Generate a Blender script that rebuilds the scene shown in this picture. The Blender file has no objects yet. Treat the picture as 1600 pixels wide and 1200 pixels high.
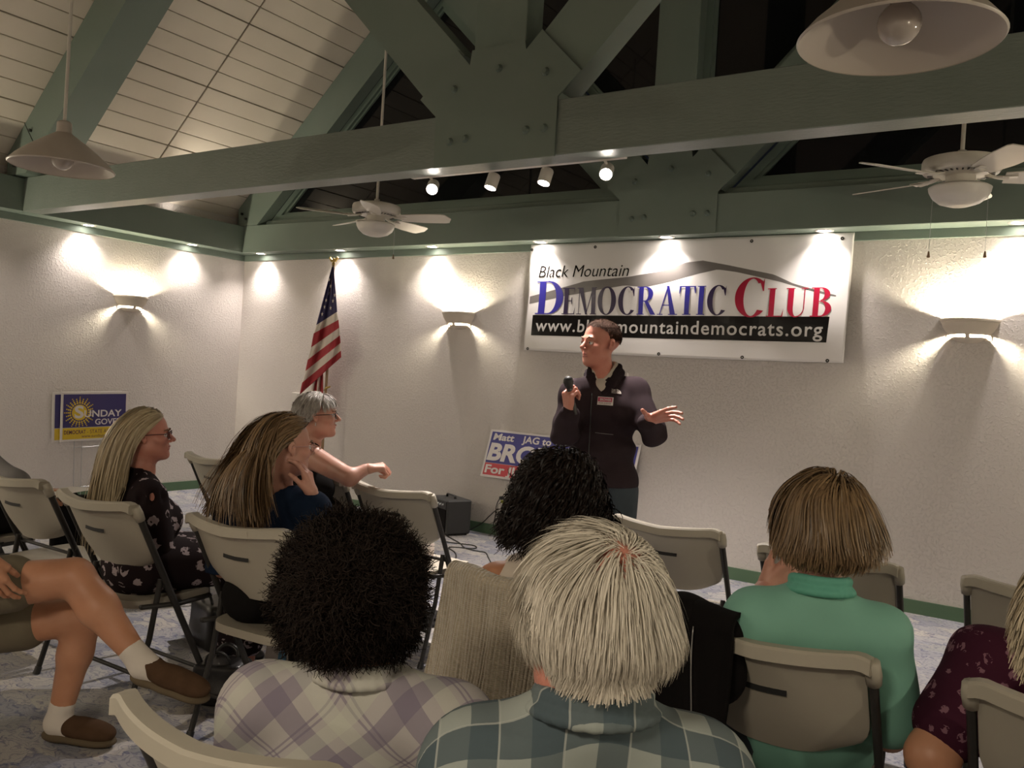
import bpy, bmesh, math, random
import numpy as np
from mathutils import Vector, Matrix
import openvdb as vdb

S = bpy.context.scene
COL = S.collection
rad = math.radians
rng = np.random.default_rng(7)
random.seed(7)

# ------------------------------------------------------------------ camera, world, exposure
CAM = np.array([7.9332, -6.3609, 1.42])
F_PX, YAW, PITCH, ROLL = 1350.8, -0.587967, -0.009007, 0.061982
_cy, _sy, _cp, _sp = math.cos(YAW), math.sin(YAW), math.cos(PITCH), math.sin(PITCH)
_f = np.array([_sy*_cp, _cy*_cp, _sp]); _r = np.array([_cy, -_sy, 0.0]); _u = np.cross(_r, _f)
CR = math.cos(ROLL)*_r + math.sin(ROLL)*_u
CU = -math.sin(ROLL)*_r + math.cos(ROLL)*_u
CF = _f
cam_d = bpy.data.cameras.new('camera'); cam_d.sensor_width = 36; cam_d.lens = F_PX/1600*36
cam_d.clip_start = 0.05
cam = bpy.data.objects.new('camera', cam_d); COL.objects.link(cam)
cam.matrix_world = Matrix(((CR[0], CU[0], -CF[0], CAM[0]), (CR[1], CU[1], -CF[1], CAM[1]), (CR[2], CU[2], -CF[2], CAM[2]), (0, 0, 0, 1)))
S.camera = cam

def at(px, py, d):
    """the point seen at a pixel of the photograph, d metres deep"""
    return CAM + (CF + CR*(px-800)/F_PX - CU*(py-600)/F_PX)*d

S.view_settings.view_transform = 'Standard'
S.view_settings.look = 'None'
S.view_settings.gamma = 1
S.view_settings.use_curve_mapping = False
S.view_settings.exposure = EXPOSURE = 1.28
w = bpy.data.worlds.new('night'); S.world = w; w.use_nodes = True
w.node_tree.nodes['Background'].inputs[0].default_value = (0.010, 0.012, 0.016, 1)
w.node_tree.nodes['Background'].inputs[1].default_value = 0.15
try:
    S.cycles.max_bounces = 6; S.cycles.diffuse_bounces = 4; S.cycles.caustics_reflective = False; S.cycles.caustics_refractive = False
    S.cycles.sample_clamp_indirect = 4.0
except Exception: pass

WARM = (1.0, 0.86, 0.68); HALO = (1.0, 0.90, 0.835)
def lamp(name, kind, loc, power, color=WARM, size=0.03, target=None, angle=None, blend=1.0, size_y=None):
    d = bpy.data.lights.new(name, kind); d.energy = power; d.color = color
    if kind in ('POINT', 'SPOT'): d.shadow_soft_size = size
    if kind == 'SPOT': d.spot_size = rad(angle); d.spot_blend = blend
    if kind == 'AREA':
        d.size = size
        if size_y: d.shape = 'RECTANGLE'; d.size_y = size_y
    o = bpy.data.objects.new(name, d); COL.objects.link(o); o.location = loc
    if target is not None:
        o.rotation_euler = (Vector(target)-Vector(loc)).to_track_quat('-Z', 'Y').to_euler()
    return o

P_DOWN, P_SCONCE, P_TRACK, P_HALL = 22.0, 19.0, 140.0, 27.0
SOF = 2.58           # soffit and underside of the beams
DOWN_BACK = [0.38, 1.58, 2.77, 3.96, 5.12, 6.32, 7.51, 8.7, 9.9]
DOWN_LEFT = [-0.76, -1.88, -3.05, -4.2]
for x in DOWN_BACK:
    lamp('downlight_lamp', 'SPOT', (x, -0.10, SOF-0.012), P_DOWN, HALO, 0.025, (x, -0.07, 0), 118, 1.0)
for y in DOWN_LEFT:
    lamp('downlight_lamp', 'SPOT', (0.10, y, SOF-0.012), P_DOWN*0.8, HALO, 0.025, (0.07, y, 0), 118, 1.0)
SCONCES = [((0.0, -1.36, 1.97), 'L'), ((3.07, 0.0, 1.97), 'B'), ((7.26, 0.0, 1.97), 'B'), ((10.32, -2.4, 1.97), 'R'), ((10.32, -5.2, 1.97), 'R'), ((0.0, -3.9, 1.97), 'L'), ((0.0, -6.4, 1.97), 'L')]
for (p, side) in SCONCES:
    q = {'L': (0.075, 0, 0), 'B': (0, -0.075, 0), 'R': (-0.075, 0, 0)}[side]
    lamp('sconce_lamp', 'POINT', (p[0]+q[0], p[1]+q[1], p[2]-0.052), P_SCONCE*(1.6 if p[0] == 7.26 else 1.0), (1.0, 0.90, 0.68), 0.022)
UPLIGHT = (0.10, -1.0, 2.885)
lamp('uplight_lamp', 'SPOT', UPLIGHT, 26.0, (1.0, 0.90, 0.74), 0.02, (0.80, -0.88, 3.62), 80, 1.0)
TRACK = [(4.57, -2.31, 2.49, (4.9, -3.1, 0)), (5.01, -2.31, 2.49, (5.4, -1.4, 0.0)), (5.37, -2.31, 2.49, (5.9, -2.9, 0.9)), (5.75, -2.31, 2.49, (6.9, -2.0, 0.0))]
for (x, y, z, t) in TRACK:
    lamp('track_lamp', 'SPOT', (x, y, z), P_TRACK, HALO, 0.03, t, 75, 0.8)
# lamps further back in the hall, over the photographer's end (out of the frame)
for (x, y) in [(2.9, -7.4), (7.4, -7.6)]:
    lamp('hall_lamp', 'AREA', (x, y, 2.5), P_HALL, (1.0, 0.87, 0.68), 0.5, (x, y, 0))

# ------------------------------------------------------------------ materials
def mat(name, color, rough=0.6, metal=0.0, emit=None, estr=0.0, bump=None, bumpd=0.002, mix=None, spec=0.5, sheen=0.0, coat=0.0, coords='Object'):
    """color with optional noise mix (color2, scale, contrast) and noise bump (scale, strength)"""
    m = bpy.data.materials.new(name); m.use_nodes = True
    nt = m.node_tree; b = nt.nodes['Principled BSDF']
    b.inputs['Base Color'].default_value = (*color, 1); b.inputs['Roughness'].default_value = rough
    b.inputs['Metallic'].default_value = metal; b.inputs['Specular IOR Level'].default_value = spec
    if sheen: b.inputs['Sheen Weight'].default_value = sheen
    if coat: b.inputs['Coat Weight'].default_value = coat
    if emit: b.inputs['Emission Color'].default_value = (*emit, 1); b.inputs['Emission Strength'].default_value = estr
    if bump or mix:
        tc = nt.nodes.new('ShaderNodeTexCoord')
    if mix:
        n = nt.nodes.new('ShaderNodeTexNoise'); n.inputs['Scale'].default_value = mix[1]; n.inputs['Detail'].default_value = 5
        nt.links.new(tc.outputs[coords], n.inputs['Vector'])
        r = nt.nodes.new('ShaderNodeValToRGB'); r.color_ramp.elements[0].position = 0.5-mix[2]; r.color_ramp.elements[1].position = 0.5+mix[2]
        r.color_ramp.elements[0].color = (*color, 1); r.color_ramp.elements[1].color = (*mix[0], 1)
        nt.links.new(n.outputs['Fac'], r.inputs[0]); nt.links.new(r.outputs[0], b.inputs['Base Color'])
    if bump:
        n = nt.nodes.new('ShaderNodeTexNoise'); n.inputs['Scale'].default_value = bump[0]; n.inputs['Detail'].default_value = 4
        nt.links.new(tc.outputs[coords], n.inputs['Vector'])
        bp = nt.nodes.new('ShaderNodeBump'); bp.inputs['Strength'].default_value = bump[1]; bp.inputs['Distance'].default_value = bumpd
        nt.links.new(n.outputs['Fac'], bp.inputs['Height']); nt.links.new(bp.outputs[0], b.inputs['Normal'])
    return m

def nodes(m):
    nt = m.node_tree
    def N(t, **kw):
        n = nt.nodes.new(t)
        for k, v in kw.items():
            if k in n.inputs: n.inputs[k].default_value = v
            else: setattr(n, k, v)
        return n
    def L(a, b): nt.links.new(a, b)
    def M(op, a, b=None, c=None):
        n = nt.nodes.new('ShaderNodeMath'); n.operation = op
        for i, v in enumerate((a, b, c)):
            if v is None: continue
            if isinstance(v, (int, float)): n.inputs[i].default_value = v
            else: nt.links.new(v, n.inputs[i])
        return n.outputs[0]
    def MIX(fac, a, b):
        n = nt.nodes.new('ShaderNodeMix'); n.data_type = 'RGBA'
        for i, v in ((0, fac), (6, a), (7, b)):
            if isinstance(v, (int, float)): n.inputs[i].default_value = v
            elif isinstance(v, tuple): n.inputs[i].default_value = (*v, 1)
            else: nt.links.new(v, n.inputs[i])
        return n.outputs[2]
    return nt, N, L, M, MIX

WALLC = (0.62, 0.575, 0.540)
M_wall = mat('stucco_wall', WALLC, 0.75, spec=0.3)
nt, N, L, M, MIX = nodes(M_wall)
tc = N('ShaderNodeTexCoord'); n1 = N('ShaderNodeTexNoise', Scale=52.0, Detail=5.0, Roughness=0.6); n2 = N('ShaderNodeTexNoise', Scale=9.0, Detail=2.0)
L(tc.outputs['Object'], n1.inputs['Vector']); L(tc.outputs['Object'], n2.inputs['Vector'])
h1 = M('SMOOTHSTEP', n1.outputs['Fac'], 0.5, 0.66) if False else M('MULTIPLY', M('MAXIMUM', M('SUBTRACT', n1.outputs['Fac'], 0.50), 0.0), 5.0)
h = M('ADD', M('MINIMUM', h1, 0.6), M('MULTIPLY', n2.outputs['Fac'], 0.5))
bp = N('ShaderNodeBump', Strength=0.75, Distance=0.006); L(h, bp.inputs['Height']); L(bp.outputs[0], nt.nodes['Principled BSDF'].inputs['Normal'])

GREEN = (0.150, 0.193, 0.163)
M_green = mat('green_paint', GREEN, 0.55, mix=((0.165, 0.203, 0.172), 3.0, 0.2), bump=(60, 0.25), spec=0.35)
M_greend = mat('green_paint_rough_sawn', (0.155, 0.187, 0.162), 0.38, mix=((0.172, 0.203, 0.178), 6.0, 0.2), spec=0.6)
nt, N, L, M, MIX = nodes(M_greend)
tc = N('ShaderNodeTexCoord'); mp = N('ShaderNodeMapping'); mp.inputs['Scale'].default_value = (14, 60, 60); n1 = N('ShaderNodeTexNoise', Scale=2.0, Detail=6.0)
L(tc.outputs['Object'], mp.inputs[0]); L(mp.outputs[0], n1.inputs['Vector']); bp = N('ShaderNodeBump', Strength=0.55, Distance=0.004); L(n1.outputs['Fac'], bp.inputs['Height']); L(bp.outputs[0], nt.nodes['Principled BSDF'].inputs['Normal'])
M_base = mat('green_baseboard_paint', (0.085, 0.150, 0.085), 0.5)
M_plank = mat('white_painted_plank', (0.68, 0.615, 0.52), 0.42, mix=((0.62, 0.56, 0.47), 2.5, 0.25), bump=(45, 0.15), spec=0.4)
M_gap = mat('dark_gap_board', (0.20, 0.175, 0.14), 0.8)
M_bolt = mat('painted_bolt', (0.13, 0.17, 0.145), 0.45)
M_boltd = mat('dark_bolt', (0.04, 0.045, 0.04), 0.5)
M_pane = mat('night_glass', (0.004, 0.004, 0.005), 0.03, spec=0.3)
M_frame = mat('green_window_frame', (0.13, 0.175, 0.145), 0.4)
M_white = mat('white_enamel', (0.62, 0.59, 0.54), 0.35, bump=(8, 0.05))
M_fan = mat('white_fan_enamel', (0.60, 0.56, 0.50), 0.3, mix=((0.66, 0.62, 0.55), 3, 0.2))
M_shade = mat('cream_metal_shade', (0.48, 0.425, 0.37), 0.4)
M_bulb = mat('unlit_frosted_bulb', (0.40, 0.35, 0.31), 0.08, coat=0.6)
M_ceram = mat('plaster_sconce', (0.62, 0.55, 0.46), 0.6, bump=(30, 0.1))
M_lit = mat('lit_halogen_face', (1, 1, 1), 0.5, emit=(1.0, 0.90, 0.80), estr=22.0)
M_litb = mat('lit_bulb', (1, 1, 1), 0.5, emit=(1.0, 0.86, 0.60), estr=25.0)
M_chrome = mat('downlight_ring', (0.55, 0.52, 0.48), 0.3, metal=0.6)
M_plastic = mat('beige_moulded_plastic', (0.36, 0.325, 0.262), 0.5, mix=((0.385, 0.35, 0.285), 4, 0.2), bump=(220, 0.12), bumpd=0.0008)
M_steel = mat('bronze_steel_tube', (0.030, 0.028, 0.027), 0.42, metal=0.0, spec=0.25, mix=((0.036, 0.033, 0.030), 9, 0.2))
M_slot = mat('black_slot', (0.008, 0.008, 0.008), 0.5)
M_slotl = mat('embossed_label', (0.30, 0.28, 0.24), 0.5)
M_blackp = mat('black_plastic', (0.018, 0.018, 0.019), 0.4)
M_tolex = mat('black_vinyl', (0.030, 0.030, 0.030), 0.55, bump=(300, 0.3), bumpd=0.0006)
M_cable = mat('black_cable', (0.012, 0.012, 0.012), 0.5)
M_gold = mat('gilt_metal', (0.45, 0.32, 0.10), 0.35, metal=0.9)
M_wood = mat('dark_flagpole_wood', (0.20, 0.12, 0.06), 0.4)

# carpet
M_carpet = mat('patterned_carpet', (0.3, 0.3, 0.35), 0.95, spec=0.1)
nt, N, L, M, MIX = nodes(M_carpet)
b = nt.nodes['Principled BSDF']
tc = N('ShaderNodeTexCoord')
mp = N('ShaderNodeMapping'); mp.inputs['Scale'].default_value = (3.2, 5.4, 1); mp.inputs['Rotation'].default_value = (0, 0, 0.5)
L(tc.outputs['Object'], mp.inputs[0])
nz = N('ShaderNodeTexNoise', Scale=1.6, Detail=3.0); L(mp.outputs[0], nz.inputs['Vector'])
vm = N('ShaderNodeVectorMath', operation='MULTIPLY_ADD'); L(nz.outputs['Color'], vm.inputs[0]); vm.inputs[1].default_value = (1.6, 1.6, 0); L(mp.outputs[0], vm.inputs[2])
vo = N('ShaderNodeTexVoronoi', Scale=1.7); L(vm.outputs[0], vo.inputs['Vector'])
ve = N('ShaderNodeTexVoronoi', Scale=1.7, feature='DISTANCE_TO_EDGE'); L(vm.outputs[0], ve.inputs['Vector'])
ramp = N('ShaderNodeValToRGB'); cr = ramp.color_ramp
sp = N('ShaderNodeSeparateColor'); L(vo.outputs['Color'], sp.inputs[0]); L(sp.outputs[0], ramp.inputs[0])
cr.interpolation = 'LINEAR'
cols = [(0.0, (0.27, 0.28, 0.33)), (0.3, (0.44, 0.42, 0.41)), (0.55, (0.34, 0.345, 0.385)), (0.75, (0.54, 0.50, 0.45)), (1.0, (0.31, 0.32, 0.33))]
while len(cr.elements) < len(cols): cr.elements.new(0.5)
for e, (q, c) in zip(cr.elements, cols): e.position = q; e.color = (*c, 1)
wv = N('ShaderNodeTexWave', Scale=2.6, Distortion=7.0, Detail=3.0); wv.inputs['Detail Scale'].default_value = 1.4; L(vm.outputs[0], wv.inputs['Vector'])
streak = M('MULTIPLY', M('POWER', wv.outputs['Fac'], 7.0), 0.55)
edge = M('SUBTRACT', 1.0, M('MINIMUM', M('MULTIPLY', ve.outputs['Distance'], 16.0), 1.0))
nb = N('ShaderNodeTexNoise', Scale=5.0, Detail=2.0); L(mp.outputs[0], nb.inputs['Vector'])
edge = M('MULTIPLY', edge, M('GREATER_THAN', nb.outputs['Fac'], 0.5))
c1 = MIX(streak, ramp.outputs[0], (0.13, 0.14, 0.21))
c2 = MIX(M('MULTIPLY', edge, 0.7), c1, (0.09, 0.10, 0.20))
fine = N('ShaderNodeTexNoise', Scale=260.0, Detail=2.0); L(tc.outputs['Object'], fine.inputs['Vector'])
c3 = MIX(M('MULTIPLY', fine.outputs['Fac'], 0.25), c2, (0.12, 0.12, 0.14))
L(c3, b.inputs['Base Color'])
bp = N('ShaderNodeBump', Strength=0.6, Distance=0.004); L(fine.outputs['Fac'], bp.inputs['Height']); L(bp.outputs[0], b.inputs['Normal'])

def skin_mat(name, c, r):
    m = mat(name, c, 0.45, mix=(r, 14, 0.28), bump=(160, 0.12), bumpd=0.0008, spec=0.4)
    try:
        b = m.node_tree.nodes['Principled BSDF']; b.inputs['Subsurface Weight'].default_value = 0.08; b.inputs['Subsurface Radius'].default_value = (0.02, 0.008, 0.004); b.inputs['Subsurface Scale'].default_value = 0.5
    except Exception: pass
    return m
M_skin = skin_mat('skin_fair', (0.56, 0.31, 0.235), (0.50, 0.23, 0.17))
M_skinr = skin_mat('skin_ruddy', (0.54, 0.25, 0.19), (0.46, 0.17, 0.12))
M_skint = skin_mat('skin_tan', (0.50, 0.25, 0.15), (0.44, 0.20, 0.11))
M_lip = mat('lips', (0.36, 0.12, 0.10), 0.4)
M_eye = mat('eye_white', (0.6, 0.57, 0.54), 0.2)
M_iris = mat('iris_dark', (0.03, 0.04, 0.05), 0.15)
M_brow = mat('brow_hair', (0.16, 0.09, 0.05), 0.7)

def hair_mat(name, c1, c2, rough=0.42, streak=55.0):
    """c1..c2 vary lock by lock and along the head"""
    m = mat(name, c1, rough, spec=0.35 if c2[0] > 0.1 else 0.12)
    nt, N, L, M, MIX = nodes(m)
    g = N('ShaderNodeNewGeometry'); tc = N('ShaderNodeTexCoord'); n = N('ShaderNodeTexNoise', Scale=streak, Detail=2.0); L(tc.outputs['Object'], n.inputs['Vector'])
    f = M('ADD', M('MULTIPLY', g.outputs['Random Per Island'], 0.6), M('MULTIPLY', n.outputs['Fac'], 0.45))
    L(MIX(f, c1, c2), nt.nodes['Principled BSDF'].inputs['Base Color'])
    return m
M_h_man = hair_mat('short_brown_hair', (0.028, 0.013, 0.008), (0.062, 0.030, 0.018), 0.8)
M_h_blonde = hair_mat('ash_blonde_hair', (0.26, 0.19, 0.105), (0.50, 0.41, 0.27))
M_h_brown = hair_mat('light_brown_hair', (0.085, 0.048, 0.024), (0.26, 0.165, 0.085))
M_h_grey = hair_mat('silver_hair', (0.26, 0.235, 0.21), (0.52, 0.48, 0.44))
M_h_dark = hair_mat('near_black_hair', (0.006, 0.004, 0.004), (0.016, 0.010, 0.008), 0.4)
M_h_curly = hair_mat('dark_brown_frizzy_hair', (0.005, 0.0035, 0.003), (0.018, 0.011, 0.008), 0.75)
M_h_white = hair_mat('white_hair', (0.40, 0.35, 0.28), (0.66, 0.61, 0.52), 0.45, 40)
M_h_bob = hair_mat('dark_blonde_bob_hair', (0.10, 0.060, 0.030), (0.27, 0.175, 0.090))
M_h_pale = hair_mat('pale_sandy_hair', (0.30, 0.24, 0.16), (0.48, 0.41, 0.29))

M_jacket = mat('dark_plum_fleece', (0.024, 0.016, 0.019), 0.9, mix=((0.033, 0.022, 0.026), 7, 0.3), bump=(180, 0.35), bumpd=0.0015, spec=0.1)
M_jacketd = mat('dark_fleece_collar', (0.020, 0.014, 0.017), 0.9, bump=(180, 0.35), bumpd=0.0015, spec=0.1)
M_shirtw = mat('pale_grey_shirt', (0.50, 0.46, 0.40), 0.8, bump=(60, 0.2))
M_jeans = mat('dark_blue_jeans', (0.022, 0.032, 0.042), 0.85, mix=((0.032, 0.045, 0.056), 10, 0.3), bump=(350, 0.3), bumpd=0.0008)
M_navy = mat('navy_knit', (0.007, 0.014, 0.032), 0.9, mix=((0.011, 0.021, 0.046), 6, 0.25), bump=(220, 0.3), bumpd=0.0008, spec=0.1)
M_black = mat('black_cloth', (0.007, 0.006, 0.006), 0.95, mix=((0.011, 0.010, 0.010), 8, 0.3), spec=0.1)
M_blackw = mat('black_wool', (0.006, 0.005, 0.005), 1.0, spec=0.1)
M_mint = mat('mint_cotton', (0.175, 0.385, 0.30), 0.8, mix=((0.19, 0.41, 0.32), 5, 0.3), bump=(400, 0.15), bumpd=0.0006)
M_mintd = mat('mint_collar', (0.110, 0.37, 0.275), 0.75)
M_cream = mat('cream_sleeveless', (0.55, 0.47, 0.40), 0.85, bump=(120, 0.2), mix=((0.60, 0.52, 0.44), 6, 0.3))
M_greysh = mat('grey_shirt', (0.20, 0.19, 0.19), 0.85)
M_khaki = mat('olive_khaki', (0.14, 0.115, 0.075), 0.85, bump=(80, 0.3))
M_sock = mat('white_ribbed_sock', (0.62, 0.56, 0.50), 0.9, bump=(140, 0.3))
M_suede = mat('brown_suede', (0.060, 0.033, 0.018), 0.9, mix=((0.085, 0.048, 0.027), 20, 0.25), spec=0.1)
M_sole = mat('tan_rubber_sole', (0.11, 0.082, 0.050), 0.8, spec=0.2)
M_glassf = mat('dark_red_spectacle_frame', (0.06, 0.012, 0.010), 0.3)
M_glassk = mat('black_spectacle_frame', (0.012, 0.012, 0.012), 0.3)
M_glassp = mat('pink_clear_spectacle_frame', (0.45, 0.26, 0.24), 0.25)
M_metal = mat('brushed_metal', (0.5, 0.5, 0.5), 0.3, metal=0.9)

def floral(name, base, spots, scale, thr):
    m = mat(name, base, 0.9, spec=0.1)
    nt, N, L, M, MIX = nodes(m)
    tc = N('ShaderNodeTexCoord'); v = N('ShaderNodeTexVoronoi', Scale=scale); nz = N('ShaderNodeTexNoise', Scale=scale*2.3, Detail=3.0)
    L(tc.outputs['Object'], nz.inputs['Vector']); L(tc.outputs['Object'], v.inputs['Vector'])
    a = M('LESS_THAN', M('ADD', v.outputs['Distance'], M('MULTIPLY', nz.outputs['Fac'], 0.45)), thr)
    fl = M('GREATER_THAN', nz.outputs['Fac'], 0.47)
    L(MIX(M('MULTIPLY', a, fl), base, spots), nt.nodes['Principled BSDF'].inputs['Base Color'])
    return m
M_floral = floral('black_floral_print', (0.016, 0.010, 0.011), (0.34, 0.28, 0.29), 17.0, 0.62)
M_burg = floral('burgundy_lace_print', (0.045, 0.010, 0.022), (0.20, 0.10, 0.13), 34.0, 0.62)
M_dots = floral('black_white_dotted', (0.012, 0.012, 0.012), (0.5, 0.48, 0.45), 60.0, 0.5)

def plaid(name, base, bands, rot=0.0, shear=1.0, rough=0.85, zw=0.6):
    """bands: (period, offset, width, colour, opacity, axis) woven stripes of the shirt"""
    m = mat(name, base, rough, spec=0.15)
    nt, N, L, M, MIX = nodes(m)
    tc = N('ShaderNodeTexCoord'); at_ = N('ShaderNodeAttribute'); at_.attribute_name = 'weave'; sx = N('ShaderNodeSeparateXYZ'); L(at_.outputs['Vector'], sx.inputs[0])
    X = sx.outputs[0]; V = sx.outputs[1]
    nz = N('ShaderNodeTexNoise', Scale=5.0, Detail=1.0); L(tc.outputs['Object'], nz.inputs['Vector'])
    wob = M('MULTIPLY', M('SUBTRACT', nz.outputs['Fac'], 0.5), 0.02)
    X = M('ADD', X, wob); V = M('ADD', V, wob)
    c, s = math.cos(rot), math.sin(rot)
    A = M('ADD', M('MULTIPLY', X, c), M('MULTIPLY', V, s)); B = M('SUBTRACT', M('MULTIPLY', V, c), M('MULTIPLY', X, s))
    col = None; cur = base
    first = True
    for (per, off, wid, colr, op, ax) in bands:
        t = M('FRACT', M('DIVIDE', M('ADD', A if ax == 0 else B, 10*per+off), per))
        k = M('MULTIPLY', M('LESS_THAN', t, wid/per), op)
        cur = MIX(k, cur, colr)
    L(cur, nt.nodes['Principled BSDF'].inputs['Base Color'])
    n = N('ShaderNodeTexNoise', Scale=350.0); L(tc.outputs['Object'], n.inputs['Vector']); bp = N('ShaderNodeBump', Strength=0.2, Distance=0.0008); L(n.outputs['Fac'], bp.inputs['Height']); L(bp.outputs[0], nt.nodes['Principled BSDF'].inputs['Normal'])
    return m
pu = (0.17, 0.14, 0.20)
M_plaid1 = plaid('lilac_grey_plaid', (0.40, 0.37, 0.36), [(0.155, 0.0, 0.036, pu, 0.6, 0), (0.155, 0.0, 0.036, pu, 0.6, 1), (0.155, 0.045, 0.004, pu, 0.6, 0), (0.155, 0.045, 0.004, pu, 0.6, 1), (0.155, 0.055, 0.004, pu, 0.6, 0), (0.155, 0.055, 0.004, pu, 0.6, 1), (0.155, 0.095, 0.028, (0.50, 0.52, 0.42), 0.35, 0), (0.155, 0.095, 0.028, (0.50, 0.52, 0.42), 0.35, 1)], rot=0.85)
gd = (0.050, 0.072, 0.085)
M_plaid2 = plaid('slate_green_check', (0.26, 0.285, 0.265), [(0.076, 0.0, 0.038, gd, 0.74, 0), (0.076, 0.02, 0.038, gd, 0.82, 1), (0.076, 0.040, 0.0025, (0.45, 0.46, 0.42), 0.5, 0), (0.076, 0.060, 0.0025, (0.45, 0.46, 0.42), 0.5, 1)], rot=0.0)

# ------------------------------------------------------------------ mesh tools
def tag(o, label=None, cat=None, group=None, kind=None):
    if label: o['label'] = label
    if cat: o['category'] = cat
    if group: o['group'] = group
    if kind: o['kind'] = kind
    return o

def link(name, me, m=None, parent=None, smooth=False, loc=None):
    if m is not None:
        for x in (m if isinstance(m, (list, tuple)) else [m]): me.materials.append(x)
    if smooth: me.shade_smooth() if hasattr(me, 'shade_smooth') else None
    o = bpy.data.objects.new(name, me); COL.objects.link(o)
    if parent: o.parent = parent
    if loc is not None: o.location = loc
    return o

def empty(name, loc, label=None, cat=None, group=None, kind=None, rz=0.0):
    o = bpy.data.objects.new(name, None); COL.objects.link(o); o.location = loc; o.rotation_euler = (0, 0, rz); o.empty_display_size = 0.1
    return tag(o, label, cat, group, kind)

def copy_tree(o, parent=None):
    c = o.copy(); COL.objects.link(c)
    if parent: c.parent = parent; c.matrix_parent_inverse = o.matrix_parent_inverse
    for ch in o.children: copy_tree(ch, c)
    return c

def frame_of(d, up=(0, 0, 1)):
    d = np.array(d, float); d /= np.linalg.norm(d); up = np.array(up, float)
    a = np.cross(up, d)
    if np.linalg.norm(a) < 1e-4: a = np.cross((0, 1, 0), d)
    a /= np.linalg.norm(a); b = np.cross(d, a)
    return a, b, d

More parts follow.
